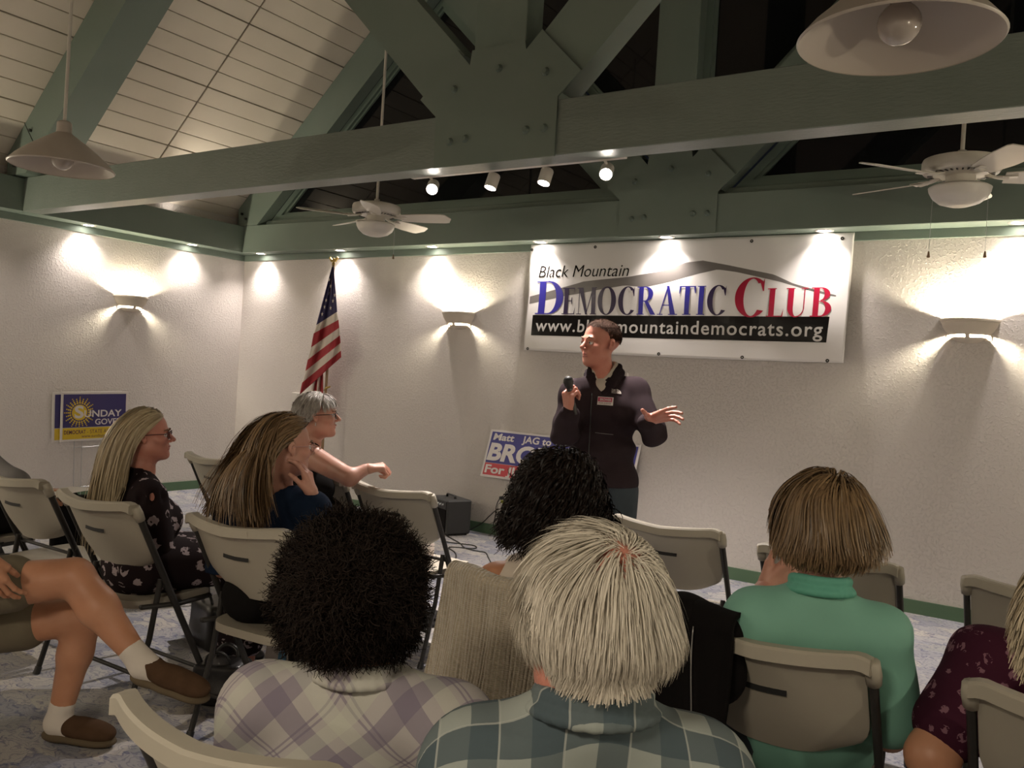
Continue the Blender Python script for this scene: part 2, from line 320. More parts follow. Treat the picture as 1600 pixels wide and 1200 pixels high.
class MB:
    def __init__(s): s.v = []; s.f = []; s.m = []; s.cur = 0
    def add(s, vs, fs):
        n = len(s.v); s.v += [tuple(map(float, v)) for v in vs]; s.f += [tuple(i+n for i in f) for f in fs]; s.m += [s.cur]*len(fs); return s
    def box(s, lo, hi, R=None, c=(0, 0, 0)):
        x0, y0, z0 = lo; x1, y1, z1 = hi
        vs = [(x0, y0, z0), (x1, y0, z0), (x1, y1, z0), (x0, y1, z0), (x0, y0, z1), (x1, y0, z1), (x1, y1, z1), (x0, y1, z1)]
        if R is not None: vs = [tuple(np.array(R) @ np.array(v)+np.array(c)) for v in vs]
        return s.add(vs, [(0, 3, 2, 1), (4, 5, 6, 7), (0, 1, 5, 4), (1, 2, 6, 5), (2, 3, 7, 6), (3, 0, 4, 7)])
    def bbox(s, lo, hi, b=0.004, R=None, c=(0, 0, 0)):
        """box with chamfered edges"""
        bm = bmesh.new(); x0, y0, z0 = lo; x1, y1, z1 = hi
        vs = [bm.verts.new(v) for v in [(x0, y0, z0), (x1, y0, z0), (x1, y1, z0), (x0, y1, z0), (x0, y0, z1), (x1, y0, z1), (x1, y1, z1), (x0, y1, z1)]]
        for f in [(0, 3, 2, 1), (4, 5, 6, 7), (0, 1, 5, 4), (1, 2, 6, 5), (2, 3, 7, 6), (3, 0, 4, 7)]: bm.faces.new([vs[i] for i in f])
        bmesh.ops.bevel(bm, geom=bm.edges[:], offset=b, segments=1, affect='EDGES')
        bm.verts.ensure_lookup_table(); bm.verts.index_update()
        V = [tuple(v.co) for v in bm.verts]; Fs = [tuple(v.index for v in f.verts) for f in bm.faces]; bm.free()
        if R is not None: V = [tuple(np.array(R) @ np.array(v)+np.array(c)) for v in V]
        return s.add(V, Fs)
    def tube(s, pts, r, n=8, cap=True, up=(0, 0, 1), sx=1.0):
        pts = [np.array(p, float) for p in pts]; k = len(pts)
        rs = [r]*k if isinstance(r, (int, float)) else list(r)
        vs = []; pa = None
        for i, p in enumerate(pts):
            d = pts[min(i+1, k-1)]-pts[max(i-1, 0)]
            nd = np.linalg.norm(d); d = d/nd if nd > 1e-9 else np.array([0, 0, 1.])
            if pa is None: a, b, _ = frame_of(d, up)
            else:
                a = pa-d*(pa@d); na = np.linalg.norm(a); a = a/na if na > 1e-6 else frame_of(d, up)[0]; b = np.cross(d, a)
            pa = a
            for j in range(n):
                t = 2*math.pi*j/n; vs.append(p+rs[i]*(math.cos(t)*a*sx+math.sin(t)*b))
        fs = [(i*n+j, i*n+(j+1) % n, (i+1)*n+(j+1) % n, (i+1)*n+j) for i in range(k-1) for j in range(n)]
        if cap: fs += [tuple(range(n-1, -1, -1)), tuple((k-1)*n+j for j in range(n))]
        return s.add(vs, fs)
    def lathe(s, prof, n=32, c=(0, 0, 0), a0=0.0, a1=2*math.pi, skip=None):
        full = abs(a1-a0-2*math.pi) < 1e-6; m = n if full else n+1
        vs = []
        for (r, z) in prof:
            for j in range(m):
                t = a0+(a1-a0)*j/n; vs.append((c[0]+r*math.cos(t), c[1]+r*math.sin(t), c[2]+z))
        fs = []
        for i in range(len(prof)-1):
            for j in range(n):
                if skip and skip(i, j): continue
                fs.append((i*m+j, i*m+(j+1) % m, (i+1)*m+(j+1) % m, (i+1)*m+j))
        return s.add(vs, fs)
    def prism(s, poly, y0, y1, o=(0, 0, 0), A=(1, 0, 0), B=(0, 0, 1), Nn=(0, 1, 0)):
        """closed 2-D outline (a,b) pushed from y0 to y1 along Nn"""
        o, A, B, Nn = map(lambda v: np.array(v, float), (o, A, B, Nn)); n = len(poly)
        vs = [o+A*a+B*b_+Nn*y0 for a, b_ in poly]+[o+A*a+B*b_+Nn*y1 for a, b_ in poly]
        return s.add(vs, [tuple(range(n)), tuple(range(2*n-1, n-1, -1))]+[(i, i+n, (i+1) % n+n, (i+1) % n) for i in range(n)])
    def grid(s, fn, nu, nv, wrapu=False):
        vs = [fn(i/nu, j/nv) for i in range(nu if wrapu else nu+1) for j in range(nv+1)]
        mu = nu if wrapu else nu+1
        fs = [(i*(nv+1)+j, ((i+1) % mu)*(nv+1)+j, ((i+1) % mu)*(nv+1)+j+1, i*(nv+1)+j+1) for i in range(nu) for j in range(nv)]
        return s.add(vs, fs)
    def build(s, name, m, parent=None, smooth=False, loc=None, fix=True, weld=None, solid=None, sharp=None):
        me = bpy.data.meshes.new(name); me.from_pydata(s.v, [], s.f)
        if any(s.m): me.polygons.foreach_set('material_index', s.m)
        if fix or weld or solid:
            bm = bmesh.new(); bm.from_mesh(me)
            if weld: bmesh.ops.remove_doubles(bm, verts=bm.verts, dist=weld)
            if fix: bmesh.ops.recalc_face_normals(bm, faces=bm.faces)
            if solid: bmesh.ops.solidify(bm, geom=bm.faces[:], thickness=solid)
            bm.to_mesh(me); bm.free()
        if smooth:
            me.polygons.foreach_set('use_smooth', [True]*len(me.polygons))
            if sharp: me.set_sharp_from_angle(angle=rad(sharp))
        return link(name, me, m, parent, loc=loc)

# ------------------------------------------------------------------ blended solid shapes (bodies, clothes, hair masses)
def _axes(R): return np.array(R, float) if R is not None else None
def shape(prims, vox, fold=None, adapt=0.0, clip=None):
    """prims: ('c',a,b,ra,rb,k[,op]) tapered limb; ('e',c,(rx,ry,rz),R,k[,op]) ellipsoid; ('b',c,(hx,hy,hz),R,round,k[,op]).
    Returns vertices and faces of the one closed surface they blend into."""
    P = []
    for p in prims:
        op = '+'
        if p[0] == 'c': a, b_, ra, rb, k = np.array(p[1], float), np.array(p[2], float), p[3], p[4], p[5]; op = p[6] if len(p) > 6 else '+'; lo = np.minimum(a-ra, b_-rb); hi = np.maximum(a+ra, b_+rb)
        elif p[0] == 'e': c = np.array(p[1], float); m_ = max(p[2]); k = p[4]; op = p[5] if len(p) > 5 else '+'; lo = c-m_; hi = c+m_
        else: c = np.array(p[1], float); m_ = np.linalg.norm(p[2])+p[4]; k = p[5]; op = p[6] if len(p) > 6 else '+'; lo = c-m_; hi = c+m_
        P.append((p, lo, hi, k, op))
    LO = np.min([q[1] for q in P if q[4] == '+'], 0)-0.03; HI = np.max([q[2] for q in P if q[4] == '+'], 0)+0.03
    dims = np.ceil((HI-LO)/vox).astype(int)+1
    G = np.full(dims, 0.2, np.float32)
    for (p, lo, hi, k, op) in P:
        e = max(k, 0.0)+3*vox+0.005
        i0 = np.clip(np.floor((lo-e-LO)/vox).astype(int), 0, dims); i1 = np.clip(np.ceil((hi+e-LO)/vox).astype(int)+1, 0, dims)
        if np.any(i1 <= i0): continue
        X = (LO[0]+vox*np.arange(i0[0], i1[0])).astype(np.float32)[:, None, None]
        Y = (LO[1]+vox*np.arange(i0[1], i1[1])).astype(np.float32)[None, :, None]
        Z = (LO[2]+vox*np.arange(i0[2], i1[2])).astype(np.float32)[None, None, :]
        if p[0] == 'c':
            a, b_, ra, rb = np.array(p[1], np.float32), np.array(p[2], np.float32), p[3], p[4]
            ab = b_-a; L2 = float(ab@ab)+1e-9
            t = np.clip(((X-a[0])*ab[0]+(Y-a[1])*ab[1]+(Z-a[2])*ab[2])/L2, 0, 1)
            d = np.sqrt((X-a[0]-t*ab[0])**2+(Y-a[1]-t*ab[1])**2+(Z-a[2]-t*ab[2])**2)-(ra+(rb-ra)*t)
        else:
            c = np.array(p[1], np.float32); x, y, z = X-c[0], Y-c[1], Z-c[2]
            if p[3] is not None:
                R = np.array(p[3], np.float32); x, y, z = (R[0, 0]*x+R[1, 0]*y+R[2, 0]*z, R[0, 1]*x+R[1, 1]*y+R[2, 1]*z, R[0, 2]*x+R[1, 2]*y+R[2, 2]*z)
            if p[0] == 'e':
                r = p[2]; k0 = np.sqrt((x/r[0])**2+(y/r[1])**2+(z/r[2])**2); k1 = np.sqrt((x/r[0]**2)**2+(y/r[1]**2)**2+(z/r[2]**2)**2)+1e-6
                d = k0*(k0-1)/k1
                d = np.where(k0 < 0.2, -min(r)*0.8, d)
            else:
                hx, hy, hz = p[2]; q = [np.abs(v)-hh for v, hh in ((x, hx), (y, hy), (z, hz))]
                d = np.sqrt(np.maximum(q[0], 0)**2+np.maximum(q[1], 0)**2+np.maximum(q[2], 0)**2)+np.minimum(np.maximum(np.maximum(q[0], q[1]), q[2]), 0)-p[4]
        sl = (slice(i0[0], i1[0]), slice(i0[1], i1[1]), slice(i0[2], i1[2])); g = G[sl]
        if op == '+':
            hh = np.maximum(k-np.abs(g-d), 0)/k if k > 0 else 0
            G[sl] = np.minimum(g, d)-hh*hh*k*0.25
        else:
            d = -d; hh = np.maximum(k-np.abs(g-d), 0)/k if k > 0 else 0
            G[sl] = np.maximum(g, d)+hh*hh*k*0.25
    if fold is not None or clip is not None:
        X = (LO[0]+vox*np.arange(dims[0])).astype(np.float32)[:, None, None]; Y = (LO[1]+vox*np.arange(dims[1])).astype(np.float32)[None, :, None]; Z = (LO[2]+vox*np.arange(dims[2])).astype(np.float32)[None, None, :]
        if fold is not None: G += fold(X, Y, Z).astype(np.float32)
        if clip is not None: G = np.maximum(G, clip(X, Y, Z)).astype(np.float32)
    G[0], G[-1], G[:, 0], G[:, -1], G[:, :, 0], G[:, :, -1] = 0.2, 0.2, 0.2, 0.2, 0.2, 0.2
    grid = vdb.FloatGrid(background=0.2); grid.copyFromArray(np.ascontiguousarray(G))
    pts, tris, quads = grid.convertToPolygons(isovalue=0.0, adaptivity=adapt)
    pts = np.array(pts)*vox+LO
    faces = [tuple(t) for t in tris.tolist()]+[tuple(q) for q in quads.tolist()]
    # outward winding
    if len(quads): q = quads; a, b_, c = pts[q[:, 0]], pts[q[:, 1]], pts[q[:, 2]]
    else: q = tris; a, b_, c = pts[q[:, 0]], pts[q[:, 1]], pts[q[:, 2]]
    ctr = pts.mean(0)
    if np.einsum('ij,ij->i', np.cross(b_-a, c-a), a-ctr).sum() < 0: faces = [f[::-1] for f in faces]
    return pts, faces

def solid(name, chunks, m, parent=None, base=(0, 0, 0), loc=None):
    """link one mesh made of blended surfaces (verts, faces)"""
    V, Fc, n = [], [], 0
    for (v, f) in chunks:
        V.append(v-np.array(base)); Fc += [tuple(i+n for i in x) for x in f]; n += len(v)
    me = bpy.data.meshes.new(name); me.from_pydata(np.concatenate(V).tolist(), [], Fc)
    me.polygons.foreach_set('use_smooth', [True]*len(me.polygons))
    return link(name, me, m, parent, loc=loc)

def folds(amp, s1=14.0, s2=23.0, ph=0.0, dirv=(0.3, 0.4, 1.0)):
    dx, dy, dz = dirv
    def f(X, Y, Z):
        a = X*s1*1.1+Y*s1*0.7+Z*s1*dz+ph
        w_ = 1.3*np.sin(X*9+Z*7+ph*2)+1.1*np.sin(Y*8-Z*5+ph)
        return amp*(np.sin(a+w_)*0.6+np.sin(X*s2*0.8-Y*s2*0.6+Z*s2*0.4+1.7*w_+ph)*0.4)
    return f
# ------------------------------------------------------------------ the room
def py(px, p_y, y):
    """point of the plane at that y seen at a pixel"""
    d = CF + CR*(px-800)/F_PX - CU*(p_y-600)/F_PX
    return CAM + d*((y-CAM[1])/d[1])
RW, RD = 10.32, -9.0
MB().box((-0.12, RD-0.12, -0.06), (RW+0.12, 0.12, 0)).build('floor', M_carpet)['kind'] = 'structure'
MB().box((-0.12, 0, 0), (RW+0.12, 0.12, 2.87)).build('wall_back', M_wall)['kind'] = 'structure'
MB().box((-0.12, RD, 0), (0, 0, 3.02)).build('wall_left', M_wall)['kind'] = 'structure'
MB().box((RW, RD, 0), (RW+0.12, 0, 3.02)).build('wall_right', M_wall)['kind'] = 'structure'
MB().prism([(0, 0), (RW, 0), (RW, 2.97), (5.16, 7.61), (0, 2.97)], RD-0.12, RD).build('wall_rear', M_wall)['kind'] = 'structure'
MB().box((0.013, -0.014, 0), (RW, 0, 0.09)).build('baseboard_back', M_base)['kind'] = 'structure'
MB().box((0, RD, 0), (0.013, 0, 0.09)).build('baseboard_left', M_base)['kind'] = 'structure'
n = 0
def trim(b, m=M_green):
    global n; n += 1
    o = b.build('trim_%d' % n, m); o['kind'] = 'structure'; return o
trim(MB().bbox((0.016, -0.016, 2.515), (RW, 0, SOF), 0.003))
trim(MB().bbox((0, RD, 2.515), (0.016, 0, SOF), 0.003))
trim(MB().bbox((0.2, -0.2, SOF), (RW-0.2, 0, 2.87), 0.004))            # boxed beam over the back wall
trim(MB().bbox((0, -2.50, SOF), (0.2, 0, 2.865), 0.004))               # boxed beam over the left wall, to the truss
trim(MB().bbox((0, RD, SOF), (0.2, -2.504, 2.865), 0.004))
trim(MB().bbox((RW-0.2, RD, SOF), (RW, 0, 2.87), 0.004))
trim(MB().bbox((0.45, -0.11, 2.87), (RW-0.45, 0.0, 2.93), 0.004))      # ledge under the gable glass

# ceiling: boards laid along the ridge, seams across them
UP = lambda x: 3.06+0.9*(x-0.1)
ceil = MB()
ceil.prism([(-0.02, UP(-0.02)+0.035), (5.16, UP(5.16)+0.035), (5.16, UP(5.16)+0.12), (-0.02, UP(-0.02)+0.12)], RD, 0.12)
ceil.prism([(RW+0.02, UP(-0.02)), (5.16, UP(5.16)), (5.16, UP(5.16)+0.12), (RW+0.02, UP(-0.02)+0.12)], RD, 0.12)
ceil = ceil.build('ceiling', M_gap); ceil['kind'] = 'structure'
lx = math.hypot(0.135, 0.135*0.9); sd = np.array([1, 0, 0.9])/math.hypot(1, 0.9); nd = np.array([-0.9, 0, 1])/math.hypot(1, 0.9)
plank_me = {}
for k in range(23):
    x0 = -0.05+0.135*k
    for (ya, yb) in [(0.0, -1.357), (-1.370, -2.46), (-2.47, -3.74), (-3.753, -5.0), (-5.013, -9.0)]:
        L_ = round(abs(yb-ya), 3)
        if L_ not in plank_me:
            b = MB(); Rm = np.stack([sd, np.array([0, 1, 0]), nd], 1)
            b.bbox((0.0035, -L_, -0.004), (lx-0.0035, 0, 0.018), 0.004, R=Rm)
            plank_me[L_] = b.build('plank', M_plank, ceil)
            o = plank_me[L_]
        else:
            o = plank_me[L_].copy(); COL.objects.link(o); o.parent = ceil
        o.location = (x0, ya, UP(x0)-0.001*((k*5) % 4)+0.012)
# plain board field near the ridge and beyond the view
b = MB(); b.prism([(3.055, UP(3.055)), (5.16, UP(5.16)), (5.16, UP(5.16)+0.03), (3.055, UP(3.055)+0.03)], RD, 0.0); b.build('ceiling_lining', M_plank, ceil)

# gable windows, glass dark with the night behind
def inset(poly, d):
    c = np.mean(poly, 0); out = []; k = len(poly); P = [np.array(p, float) for p in poly]
    area = sum(P[i][0]*P[(i+1) % k][1]-P[(i+1) % k][0]*P[i][1] for i in range(k))
    sg = 1 if area > 0 else -1
    for i in range(k):
        a, b_, c_ = P[i-1], P[i], P[(i+1) % k]
        e1 = (b_-a)/np.linalg.norm(b_-a); e2 = (c_-b_)/np.linalg.norm(c_-b_)
        n1 = np.array([-e1[1], e1[0]])*sg; n2 = np.array([-e2[1], e2[0]])*sg
        m_ = n1+n2; m_ /= (m_@n1); out.append(b_+m_*d)
    return out
def gable_window(idx, poly, w_=0.06):
    inn = inset(poly, w_); inn2 = inset(poly, w_+0.025); k = len(poly)
    b = MB()
    for (o_, i_, y0, y1) in ((poly, inn, -0.07, 0.0), (inn, inn2, -0.045, 0.0)):
        for i in range(k):
            j = (i+1) % k
            b.prism([tuple(o_[i]), tuple(o_[j]), tuple(i_[j]), tuple(i_[i])], y0, y1)
    f = b.build('window_%d' % idx, M_frame); f['kind'] = 'structure'
    p = MB(); p.prism([tuple(v) for v in inset(poly, w_+0.01)], -0.024, -0.018); p.build('pane', M_pane, f)
mir = lambda P: [(RW-x, z) for x, z in P][::-1]
W1 = [(0.48, 2.93), (4.69, 2.93), (2.695, 4.925)]; W2 = [(5.0, 3.14), (5.0, 6.98), (2.97, 5.17)]
for i, P in enumerate((W1, W2, mir(W2), mir(W1))): gable_window(i+1, P)

# trusses
GUS = [(4.76, 2.575), (5.56, 2.575), (5.56, 2.885), (5.69, 3.0), (5.44, 3.25), (5.345, 3.16), (5.335, 3.21), (4.985, 3.21), (4.975, 3.13), (4.88, 3.23), (4.63, 2.98), (4.75, 2.87)]
def truss(name, label, yf, yb, rf, rb, chord, bolts, w_=0.17):
    t = empty(name, (5.16, (yf+yb)/2, SOF), label, 'truss'); o = (5.16, (yf+yb)/2, SOF)
    def part(nm, b, m=M_green): return b.build(nm, m, t, loc=(-o[0], -o[1], -o[2]))
    if chord: part('bottom_chord', MB().bbox((0.2, yf, SOF), (RW-0.2, yb, 2.87), 0.004), M_greend)
    for s in (0, 1):
        P = [(0.1, 2.872), (0.1, 3.058), (5.155, UP(5.155)), (5.155, 2.59+0.9*5.055), (0.413, 2.872)]
        part('rafter', MB().prism(P if not s else mir(P), rf, rb))
    part('king_post', MB().bbox((4.99, yf+0.002, 2.872), (5.33, yb, 7.1), 0.004))
    q = w_*math.sqrt(2)
    for s in (0, 1):
        c0 = 7.88
        D = [(c0-q-2.92, 2.92), (4.985, c0-q-4.985) if False else (c0+q-3.2, 3.2), ((c0+q-2.5)/1.9, (c0+q)-(c0+q-2.5)/1.9), ((c0-q-2.5)/1.9, (c0-q)-(c0-q-2.5)/1.9)]
        D[0] = (c0-q-2.90, 2.90)
        part('diagonal_brace', MB().prism(D if not s else mir(D), yf+0.004, yb-0.002))
    g = part('gusset_plate', MB().prism(GUS, yf-0.012, yf-0.001))
    for (x, z) in bolts:
        b = MB(); b.tube([(x, yf-0.030, z), (x, yf-0.012, z)], [0.014, 0.024], 10); part('bolt', b, M_bolt)
    for s in (0, 1):
        for (x, z) in ((0.17, 3.0), (0.235, 2.945), (0.47, 3.22) if chord else (0.17, 3.0)):
            xx = x if not s else RW-x
            b = MB(); b.tube([(xx, rf-0.022, z), (xx, rf, z)], 0.013, 8); part('bolt', b, M_boltd)
    b = MB(); b.prism([(0.30, 3.345), (0.575, 3.045), (0.580, 3.05), (0.305, 3.35)], rf-0.002, rf+0.001)
    if chord: part('splice_joint', b, M_slot)
    return t
bp_ = [(780, 107), (853, 112), (710, 140), (703, 222), (727, 217), (822, 203), (850, 200)]
bl = [tuple(py(a, c, -2.54)[[0, 2]]) for a, c in bp_]
truss('roof_truss', 'sage green timber roof truss crossing the room in front of the ceiling fans', -2.53, -2.37, -2.63, -2.31, True, bl)
truss('roof_truss', 'sage green timber truss against the dark gable glass above the back wall', -0.2, -0.075, -0.2, -0.075, False, bl)

# recessed downlights
def downlight(x, y, label):
    e = empty('recessed_downlight', (x, y, SOF), label, 'downlight', 'recessed downlights in the green soffit')
    MB().lathe([(0.044, 0.0), (0.046, -0.004), (0.062, -0.005), (0.066, 0.0)], 24).build('trim_ring', M_chrome, e, smooth=True)
    MB().lathe([(0.0, -0.0015), (0.043, -0.0015)], 20).build('lamp_face', M_lit, e)
dl = ['recessed downlight in the soffit nearest the room corner', 'recessed downlight in the soffit just beyond the flagpole top', 'recessed downlight in the soffit above the middle wall sconce', "recessed downlight over the banner's words Black Mountain", 'recessed downlight over the middle of the banner', 'recessed downlight over the club end of the banner', 'recessed downlight in the soffit above the brightest wall sconce']
for i, x in enumerate(DOWN_BACK[:7]): downlight(x, -0.10, dl[i])
for i, y in enumerate(DOWN_LEFT[:2]): downlight(0.10, y, ['recessed downlight over the left wall nearest the room corner', 'recessed downlight over the left wall farther from the corner'][i])

# wall sconces
def sconce(p, rz, label):
    e = empty('wall_sconce', p, label, 'wall sconce', 'plaster up-light wall sconces', rz=rz)
    a0, a1 = 0.0, math.pi
    def st(b): b.v = [(x, y*0.86, z) for x, y, z in b.v]; return b
    b = MB(); prof = [(0.172, 0.006), (0.178, 0.002), (0.178, -0.008), (0.171, -0.012), (0.171, -0.020), (0.166, -0.024), (0.160, -0.045), (0.142, -0.074), (0.122, -0.094), (0.116, -0.098)]
    inn = [(r-0.010, z+0.004) for r, z in prof[::-1]]
    b.lathe(prof+inn+[prof[0]], 36, a0=a0, a1=a1); st(b).build('bowl', M_ceram, e, smooth=True, weld=0.0001, sharp=40)
    b = MB(); prof = [(0.100, -0.114), (0.097, -0.122), (0.076, -0.138), (0.048, -0.147), (0.0, -0.151)]
    b.lathe([(0.0, -0.138), (0.078, -0.128), (0.094, -0.113)]+prof, 36, a0=a0, a1=a1); st(b).build('base_cup', M_ceram, e, smooth=True, weld=0.0001, sharp=40)
    for (s0, s1) in ((0.0, 0.02), (0.46, 0.54), (0.98, 1.0)):
        b = MB(); b.lathe([(0.104, -0.094), (0.118, -0.094), (0.094, -0.124), (0.082, -0.124), (0.104, -0.094)], 6, a0=math.pi*s0, a1=math.pi*s1)
        st(b).build('slot_web', M_ceram, e)
    MB().box((-0.13, -0.0, -0.13), (0.13, 0.006, -0.01)).build('back_plate', M_ceram, e)
    b = MB(); b.lathe([(0.0, -0.010), (0.010, -0.007), (0.013, 0.0), (0.010, 0.007), (0.0, 0.010)], 12, c=(0, 0.085, -0.022)); b.build('bulb', M_litb, e, smooth=True)
# built facing +y, turned to face the room
sconce((0, -1.36, 1.97), rad(-90), 'plaster half-bowl sconce on the left wall above the blue and yellow sign')
sconce((3.07, 0, 1.97), rad(180), 'plaster half-bowl sconce between the flag and the banner')
sconce((7.26, 0, 1.97), rad(180), 'large bright plaster sconce on the wall beyond the banner end')

e = empty('beam_uplight', (UPLIGHT[0], UPLIGHT[1], 2.865), 'small uplight lying on the beam of the left wall, lighting the boards', 'uplight')
MB().lathe([(0.034, 0.0), (0.036, 0.012), (0.030, 0.014), (0.028, 0.006), (0.0, 0.006)], 20).build('housing', M_white, e, smooth=True, sharp=40)
MB().lathe([(0.0, 0.009), (0.027, 0.009)], 16).build('lamp_face', M_lit, e)
# ceiling fans
def fan(loc, blade0, label, chains):
    x, y, _ = loc; top = UP(min(x, RW-x))
    e = empty('ceiling_fan', (x, y, 2.62), label, 'ceiling fan', 'white ceiling fans on long rods')
    MB().tube([(0, 0, 0.14), (0, 0, top-2.62)], 0.011, 10).build('downrod', M_fan, e, smooth=True, sharp=50)
    MB().lathe([(0.0, 0.175), (0.022, 0.17), (0.024, 0.14), (0.03, 0.135)], 20).build('rod_collar', M_fan, e, smooth=True)
    b = MB(); b.lathe([(0.0, 0.135), (0.15, 0.13), (0.190, 0.118), (0.196, 0.105), (0.196, 0.060), (0.186, 0.045), (0.13, 0.034), (0.08, 0.030), (0.0, 0.030)], 40)
    h = b.build('motor_housing', M_fan, e, smooth=True, sharp=45)
    b = MB()
    for k in range(36):
        t = 2*math.pi*k/36; b.box((0.137, -0.004, 0.0335), (0.165, 0.004, 0.0375), R=Matrix.Rotation(t, 3, 'Z'))
    o = b.build('vent_slots', M_slot, h); o['kind'] = 'stuff'
    MB().lathe([(0.075, 0.034), (0.072, -0.02), (0.085, -0.028), (0.0, -0.028)], 30).build('switch_housing', M_fan, e, smooth=True, sharp=45)
    def bowl(u, v):
        t = 2*math.pi*u; prof = [(0.0, -0.02), (0.14, -0.024), (0.157, -0.034), (0.152, -0.055), (0.135, -0.085), (0.10, -0.115), (0.05, -0.132), (0.0, -0.136)]
        k = v*(len(prof)-1); i = min(int(k), len(prof)-2); f = k-i; r = prof[i][0]*(1-f)+prof[i+1][0]*f; z = prof[i][1]*(1-f)+prof[i+1][1]*f
        sc = 1+0.035*abs(math.sin(5*t))*min(1, max(0, (-z-0.04)*20)); return (r*sc*math.cos(t), r*sc*math.sin(t), z)
    MB().grid(bowl, 60, 21, wrapu=True).build('glass_bowl', M_white, e, smooth=True, weld=0.0005)
    for k in range(5):
        a = blade0+2*math.pi*k/5; Rz = Matrix.Rotation(a, 3, 'Z') @ Matrix.Rotation(rad(-15), 3, 'X')
        N_ = 14; pts = []
        for i in range(N_+1):
            u = i/N_; xx = 0.21+0.43*u; ww = 0.056+0.020*min(1, u*2.2); ww *= math.sqrt(max(0, 1-max(0, (u-0.86)/0.14)**2)) if u > 0.86 else 1
            pts.append((xx, max(ww, 0.004)))
        poly = [(p, -q) for p, q in pts]+[(p, q) for p, q in pts[::-1]]
        b = MB(); b.prism(poly, -0.003, 0.003, A=(1, 0, 0), B=(0, 1, 0), Nn=(0, 0, 1)); b.v = [tuple(Rz @ Vector(v)+Vector((0, 0, 0.02))) for v in b.v]
        bo = b.build('blade', M_fan, e)
        b = MB(); b.tube([(0.12, 0, 0.026), (0.17, 0, 0.008), (0.23, 0, 0.004)], [0.012, 0.009, 0.014], 8, sx=1.8); b.box((0.20, -0.035, 0.003), (0.27, 0.035, 0.007)); b.v = [tuple(Matrix.Rotation(a, 3, 'Z') @ Vector(v)+Vector((0, 0, 0.014))) for v in b.v]
        b.build('blade_iron', M_fan, bo)
    for (dx, dy, ln) in chains:
        b = MB(); b.tube([(dx*0.15, dy*0.15, -0.04), (dx*0.158, dy*0.158, -0.1), (dx*0.16, dy*0.16, -ln)], 0.0013, 5); c = b.build('pull_chain', M_metal, e)
        MB().lathe([(0.0, 0.0), (0.004, -0.002), (0.009, -0.035), (0.0, -0.038)], 10, c=(dx*0.16, dy*0.16, -ln)).build('chain_knob', M_wood, c, smooth=True)
    return e
fan((3.03, -1.15, 0), rad(34-14), 'white ceiling fan hanging above the flag side of the room', [(0.83, 0.55, 0.27)])
fan((7.29, -1.15, 0), rad(3+12), 'white ceiling fan hanging beyond the banner, in front of the dark glass', [(-0.9, 0.43, 0.36), (0.85, 0.3, 0.37)])

# pendant shades
def pendant(x, y, z, label):
    e = empty('pendant_lamp', (x, y, z), label, 'pendant lamp', 'unlit conical pendant lamps')
    top = UP(min(x, RW-x))-z
    MB().tube([(0, 0, 0.26), (0, 0, top)], 0.010, 10).build('rod', M_fan, e, smooth=True, sharp=50)
    prof = [(0.283, 0.0), (0.285, 0.004), (0.25, 0.045), (0.19, 0.098), (0.12, 0.150), (0.06, 0.192), (0.046, 0.202)]
    b = MB(); b.lathe(prof+[(r-0.003, zz-0.003) for r, zz in prof[::-1]]+[prof[0]], 56); b.build('shade', M_shade, e, smooth=True, weld=0.0001, sharp=50)
    MB().lathe([(0.0, 0.275), (0.030, 0.272), (0.040, 0.262), (0.042, 0.20), (0.048, 0.197), (0.048, 0.190), (0.0, 0.188)], 24).build('socket_cup', M_shade, e, smooth=True, sharp=40)
    b = MB(); b.lathe([(0.0, 0.13), (0.03, 0.125)]+[(0.062*math.sin(t), 0.062*math.cos(t)+0.052) for t in np.linspace(0.5, math.pi, 12)], 24); b.build('bulb', M_bulb, e, smooth=True)
pendant(2.88, -3.65, 2.47, 'cream conical pendant lamp hanging above the left row ends')
pendant(7.41, -3.65, 2.47, 'large cream conical pendant lamp cut by the top edge of the picture')

# track spotlights
tr = empty('light_track', (5.16, -2.352, 2.592), 'slim white lighting track fixed behind the truss chord', 'light track')
MB().bbox((-0.72, -0.018, -0.012), (0.72, 0.018, 0.008), 0.003).build('rail', M_white, tr)
for i, (x, y, z, t) in enumerate(TRACK):
    lab = ['spotlight at the fan end of the lighting track, glaring', 'second spotlight from the fan end of the track', 'third spotlight from the fan end of the track', 'spotlight at the far end of the track nearest the second fan, glaring'][i]
    aim = [(5.9, -4.4, 0.9), (4.75, -3.1, 0), (5.25, -3.2, 0), (6.6, -4.4, 0.9)][i]
    z += 0.042; e = empty('track_spotlight', (x, y, z), lab, 'spotlight', 'cylindrical spotlights on the track')
    d = np.array(aim)-np.array([x, y, z]); d = d/np.linalg.norm(d); a, b_, c = frame_of(d)
    q = lambda r, l: [(r, l)]
    b = MB(); b.lathe([(0.0, -0.045), (0.032, -0.045), (0.036, -0.038), (0.036, 0.040), (0.033, 0.042), (0.031, 0.036), (0.0, 0.030)], 24)
    Rm = np.stack([a, b_, c], 1); b.v = [tuple(Rm @ np.array(v)) for v in b.v]; b.build('can', M_white, e, smooth=True, sharp=40)
    b = MB(); b.lathe([(0.0, 0.039), (0.032, 0.039)], 20); b.v = [tuple(Rm @ np.array(v)) for v in b.v]; b.build('lamp_face', M_lit, e)
    MB().tube([(0, 0, 0.0), (0, -0.01, 0.04), (0, -0.04, 0.058)], 0.008, 8).build('swivel_stem', M_white, e)
